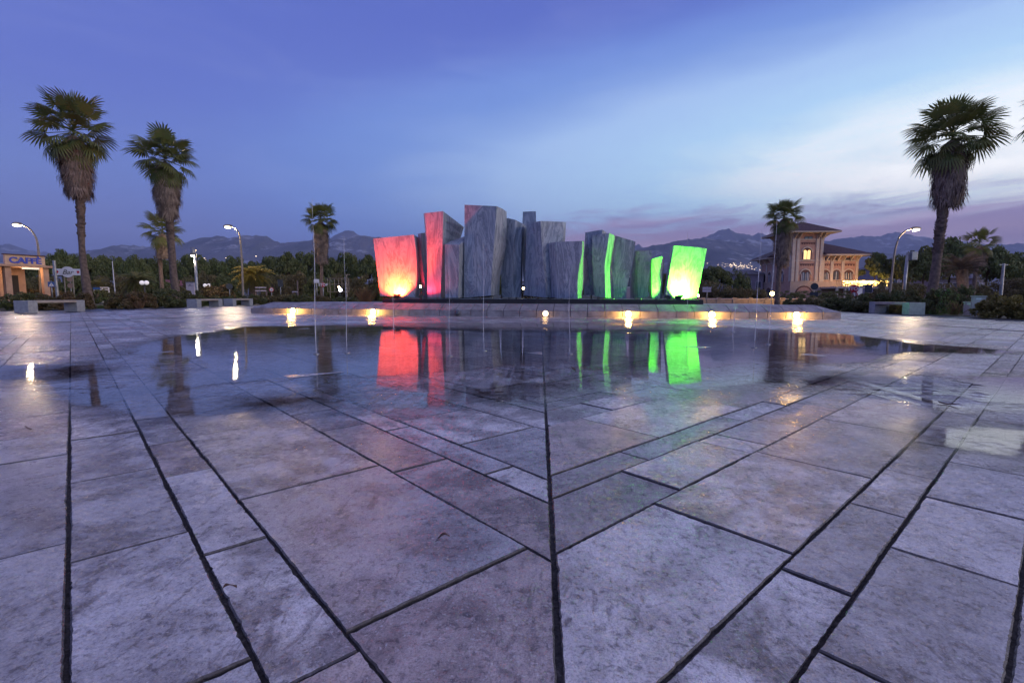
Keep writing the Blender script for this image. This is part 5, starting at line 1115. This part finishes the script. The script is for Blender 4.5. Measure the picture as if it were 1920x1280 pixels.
for px in (1483.5, 1491.5, 1527.5, 1535.5): bracket(X(px), -.12, zt_-.002, 0, -1, 1.3)
for yy in (.35, 3., 5.85): bracket(-.12, yy, zt_-.002, -1, 0, 1.3); bracket(tx1+.001, yy, zt_-.002, 1, 0, 1.3)
for px in (1547, 1558.5, 1568, 1579, 1592, 1605.5): bracket(X(px), .23, zw-.002, 0, -1, 1.0)
for yy in (7., 9.4, 11.6): bracket(.13, yy, zw-.002, -1, 0, 1.0)
def arch_poly(cx, w, z0, z1, n=10):
    r = w/2; zc_ = z1-r; return [(cx-r, z0), (cx+r, z0)]+[(cx+r*math.cos(math.pi*k/n), zc_+r*math.sin(math.pi*k/n)) for k in range(n+1)]
def put(mb, nm, m, parent, side, off):
    """a part modelled on the front plane, turned onto the side wall when side is set"""
    o = mb.build(nm, m, None); o.parent = parent
    if side: o.rotation_euler = (0, 0, -math.pi/2); o.location = (off, 0, 0)
    return o
def window(cx, z0, z1, w, pair, lit=False, y=0., side=False, hood=True):
    """round-headed window: recessed-looking dark reveal, panes, mullion column, hood mould"""
    off = y if side else 0; yf = 0 if side else y
    wn_ = put(MB().prism(arch_poly(cx, w+.26, z0-.05, z1+.13), yf-.035, yf-.002), 'window', M_VDARK, villa, side, off)
    def sub(mb, nm, m): o = mb.build(nm, m, None); o.parent = wn_; return o
    if pair:
        hw = w*.40
        for s in (-1, 1):
            sub(MB().prism(arch_poly(cx+s*w*.25, hw, z0, z1-w*.20), yf-.05, yf-.037), 'pane', M_LITPANE if lit else M_PANE)
            sub(MB().bb(cx+s*w*.25-.03, cx+s*w*.25+.03, yf-.062, yf-.052, z0, z1-w*.24), 'glazing_bar', M_WHITE)
            sub(MB().bb(cx+s*w*.44-.05, cx+s*w*.44+.05, yf-.06, yf-.038, z0, z1-w*.4), 'shutter', M_PINKW)
        sub(MB().tube([(cx, yf-.07, z0), (cx, yf-.07, z1-w*.38)], .055, 8), 'column', M_VCREAM)
    else:
        sub(MB().prism(arch_poly(cx, w*.86, z0, z1-.06), yf-.05, yf-.037), 'pane', M_LITPANE if lit else M_PANE); sub(MB().bb(cx-.035, cx+.035, yf-.062, yf-.052, z0, z1-.2), 'glazing_bar', M_WHITE)
    if hood:
        r0, r1 = w/2+.13, w/2+.30; zc_ = z1+.13-(w+.26)/2; n = 12
        poly = [(cx+r1*math.cos(math.pi*k/n), zc_+r1*math.sin(math.pi*k/n)) for k in range(n+1)]+[(cx+r0*math.cos(math.pi*k/n), zc_+r0*math.sin(math.pi*k/n)) for k in range(n, -1, -1)]
        m = MB(); N_ = n+1
        for k in range(n):
            q = [poly[k], poly[k+1], poly[2*N_-2-k], poly[2*N_-1-k]]; m.prism(q, yf-.10, yf-.001)
        sub(m, 'hood_mould', M_VCREAM)
    sub(MB().bb(cx-w/2-.2, cx+w/2+.2, yf-.16, yf-.001, z0-.16, z0-.055), 'sill', M_VCREAM)
k85 = (X(1540)-X(1500))/40.
tw = 15*k85
window(X(1508.5), Z(486), Z(466), tw*.98, True, True); window(X(1507.5), Z(526), Z(507), tw*1.05, True)
window(X(1546.5), Z(524), Z(507), tw*1.0, True, y=.35); window(X(1567.5), Z(524), Z(507), tw*.80, False, y=.35); window(X(1590.5), Z(524), Z(507), tw*1.0, True, y=.35)
for y0, pair in ((8.2, True), (10.5, False)): window(-y0, Z(526), Z(507), 1.15 if pair else .95, pair, y=.25, side=True)
window(-3.1, Z(486), Z(466), 1.1, True, y=0., side=True); window(-3.1, Z(526), Z(507), 1.1, True, y=0., side=True)
for c, y in ((X(1506), 0), (X(1513.5), 0), (X(1542.5), .35), (X(1550), .35), (X(1568), .35), (X(1586.5), .35), (X(1594), .35)):
    z = Z(446.5) if y == 0 else Z(486.2)
    w = MB().bb(c-.34, c+.34, y-.03, y-.001, z-.28, z+.28).build('attic_window', M_VDARK, villa); MB().bb(c-.26, c+.26, y-.05, y-.032, z-.2, z+.2).build('pane', M_PANE, None).parent = w
def dentils(x0, x1, z, y, nm='dentil_frieze'):
    m = MB(); n = max(3, int((x1-x0)/.36)); st = (x1-x0)/n
    m.bb(x0, x1, y-.05, y-.001, z+.12, z+.22)
    for i in range(n): m.bb(x0+st*(i+.25), x0+st*(i+.75), y-.045, y-.001, z-.10, z+.119)
    m.build(nm, M_VDARK, villa)
for z in (Z(457), Z(497)): dentils(X(1496.5), X(1523), z, 0.)
for a, c in ((1544.5, 1555.5), (1561.5, 1576), (1582, 1602)): dentils(X(a), X(c), Z(497), .35)
# ground floor arches
for c, w, y in ((X(1506), 3.0, 0.),):
    MB().prism(arch_poly(c, w, .1, Z(535.5)), y-.11, y-.081).build('entrance_arch', M_VDARK, villa); MB().prism(arch_poly(c, w-.5, .1, Z(538)), y-.12, y-.111).build('door', M_VPINK, villa)
for yy in (8.2, 10.5):
    put(MB().prism(arch_poly(-yy, 1.9, .1, Z(538)), -.11, -.081), 'arch', M_VDARK, villa, True, .25); put(MB().prism(arch_poly(-yy, 1.4, .1, Z(541)), -.12, -.1105), 'pane', M_PANE, villa, True, .25)
# terrace with garlands of lights
tx0, tx9 = X(1537), X(1628); zt0 = Z(538)
MB().bb(tx0, tx9, -4.5, .26, zt0-.3, zt0).build('terrace', M_VCREAM, villa)
for i in range(7): x = tx0+.2+(tx9-tx0-.4)*i/6; MB().bb(x-.15, x+.15, -4.45, -4.15, -.1, zt0-.304).build('terrace_pillar', M_VCREAM, villa)
M_BULB = glowmat('garland_bulbs', (1., .60, .12), 22.)
gar = empty('light_garland', (V0.x+(tx0+tx9)/2, V0.y-4.4, zt0), 0, 'dense glowing amber garland of lights along the villa terrace', 'garland'); zr = Z(527.5)-zt0; W = (tx9-tx0)/2
rl = MB(); rl.bb(-W, W, -.03, .03, zr-.02, zr+.02)
for i in range(30): x = -W+2*W*i/29; rl.bb(x-.015, x+.015, -.015, .015, 0, zr-.021)
rl.build('railing', M_DARKMETAL, gar)
m = MB(); rr = random.Random(5)
for i in range(720):
    x = rr.uniform(-W+ (1.0), W); dens = .5+.5*math.sin(x*2.1)*math.sin(x*.9+1)
    if rr.random() > .45+.55*dens: continue
    z = zr*(.98-abs(rr.gauss(0, .38))); z = max(.03, z); s = rr.uniform(.02, .042); m.box((x, -.06+rr.uniform(-.03, .02), z), (s, s, s*1.4), rr.uniform(0, 1.5))
tag(m.build('bulbs', M_BULB, gar, fix=False), kind='stuff')
for i in range(4):
    ld = bpy.data.lights.new('lamp', 'POINT'); ld.energy = 130.; ld.color = (1., .62, .28); ld.shadow_soft_size = .4; lo = bpy.data.objects.new('lamp', ld); COL.objects.link(lo); lo.parent = gar; lo.location = (-W+1.2+(2*W-2.4)*i/3, .6, .5)
# low houses left and right of the villa, behind the trees
M_HOUSE = plain('pale_mauve_render', (.36, .30, .33), (.30, .25, .28), 1.5, .8); M_HROOF = plain('grey_flat_roof', (.20, .19, .21), (.15, .14, .16), 2., .8)
def house(px0, px1, top_py, Y, label, nwin, roof=M_HROOF, wallm=M_HOUSE):
    a, c = P(px0, top_py, Y), P(px1, top_py, Y); w = c.x-a.x; h = a.z; o = empty('house', (a.x+w/2, Y, 0), 0, label, 'house')
    MB().bb(-w/2, w/2, 0, 8, -.1, h).build('wall', wallm, o); MB().hexa([(-w/2-.4, -.4, h), (w/2+.4, -.4, h), (w/2+.4, 8.4, h), (-w/2-.4, 8.4, h)], [(-w/2+1.2, 2.2, h+.9), (w/2-1.2, 2.2, h+.9), (w/2-1.2, 5.8, h+.9), (-w/2+1.2, 5.8, h+.9)]).build('roof', roof, o)
    for i in range(nwin):
        x = -w/2+w*(i+.5)/nwin; f_ = MB().bb(x-.5, x+.5, -.04, -.002, h*.45, h*.45+1.3).build('window', M_WHITE, o); MB().bb(x-.42, x+.42, -.055, -.042, h*.45+.08, h*.45+1.22).build('pane', M_PANE, o).parent = f_
house(1378, 1432, 514, 95., 'low mauve house between the dark tree and the villa', 3); house(1650, 1690, 503, 110., 'pale house glimpsed under the layered pine', 2); house(1755, 1800, 521, 90., 'pale mauve house glimpsed behind the leaning palm', 3); house(1825, 1850, 522, 95., 'pale wall of a house glimpsed behind the slim palm', 1)
house(265, 305, 535, 70., 'low house with dull red roof behind the globe lamp', 2, plain('dull_red_tiles', (.22, .07, .075), (.17, .055, .06), 3., .8)); house(218, 240, 497, 130., 'pale house high in the wood above the feather palm', 2)
house(1176, 1190, 508, 60., 'small pale house seen between the marble slabs', 1)
# the town on the mountain foot and scattered hillside lamps
m = MB(); rr = random.Random(9)
for i in range(110):
    px = rr.gauss(1385, 26); py = 499+(px-1385)*.09+rr.gauss(0, 3.2)
    if px > 1428 or px < 1325: continue
    p = P(px, py, 4300.); s = rr.uniform(1.2, 3.6); m.box(p, (s*1.3, s, s))
for px, py, s in ((383, 484, 6), (424, 483.5, 6), (480, 480.5, 6), (600, 476, 3), (1312, 472, 3), (382, 486, 4), (386, 487, 4)): m.box(P(px, py, 4300.), (s, s, s*.8))
tw = m.build('town_lights', glowmat('far_town_lamps', (1., .72, .42), 5.), fix=False); tag(tw, 'string of warm town lights on the mountain slope beside the villa', 'lights', kind='stuff')

# fallen leaves on the paving
M_DEADLEAF = leafmat('brown_fallen_leaf', (.06, .03, .022), (.10, .05, .03), None, 20., .05, .6)
for i, (px, py, sz, rz, lab) in enumerate([(832, 1018, .016, .4, 'curled brown leaf on the broad stained slab beside the seam'), (432, 1113, .016, 1.2, 'torn brown leaf lying across a joint on the cafe side'), (53, 807, .016, .2, 'small dark leaf on the wet slab nearest the cafe-side puddle'), (1778, 759, .05, 2.2, 'dark leaf at the edge of the villa-side puddle'), (250, 662, .05, .9, 'small dark leaf on the wet paving by the big puddle'), (1075, 694, .05, 1.9, 'small dark leaf floating where the green slab mirrors')]):
    g = G(px, py); o = empty('fallen_leaf', (g.x, g.y, .006), rz, lab, 'leaf'); m = MB(); n = 9; V = []
    for k in range(n):
        t = k/(n-1); w = math.sin(math.pi*t)**.8*.32; V += [((t-.5)*2*sz, -w*sz, .010*math.sin(3*t+i)+.004*abs(w)), ((t-.5)*2*sz, 0, .004+.008*math.sin(3*t+i)), ((t-.5)*2*sz, w*sz, .012*math.sin(3*t+i)+.006*abs(w))]
    V = [(x, y, z+.008) for x, y, z in V]
    m.add(V, [(3*k+q, 3*k+q+1, 3*k+q+4, 3*k+q+3) for k in range(n-1) for q in (0, 1)]); m.build('blade', M_DEADLEAF, o, fix=False)
    MB().tube([(-sz, 0, .006), (-sz*1.35, sz*.1, .002)], [.0012, .0008], 4).build('stalk', M_DEADLEAF, o)
# ================================================================== AIR
def haze_f(k, o):
    v = k.n('ShaderNodeVolumePrincipled'); v.inputs['Color'].default_value = (.62, .70, 1., 1); v.inputs['Density'].default_value = HAZE; v.inputs['Anisotropy'].default_value = 0.
    k.l(v.outputs[0], o.inputs['Volume']); return None
HAZE = 7e-5
M_HAZE = mat('evening_haze', haze_f)
hz = MB().bb(-24000, 24000, -60, 17000, -2., 1850.).build('haze', M_HAZE); tag(hz, kind='stuff')
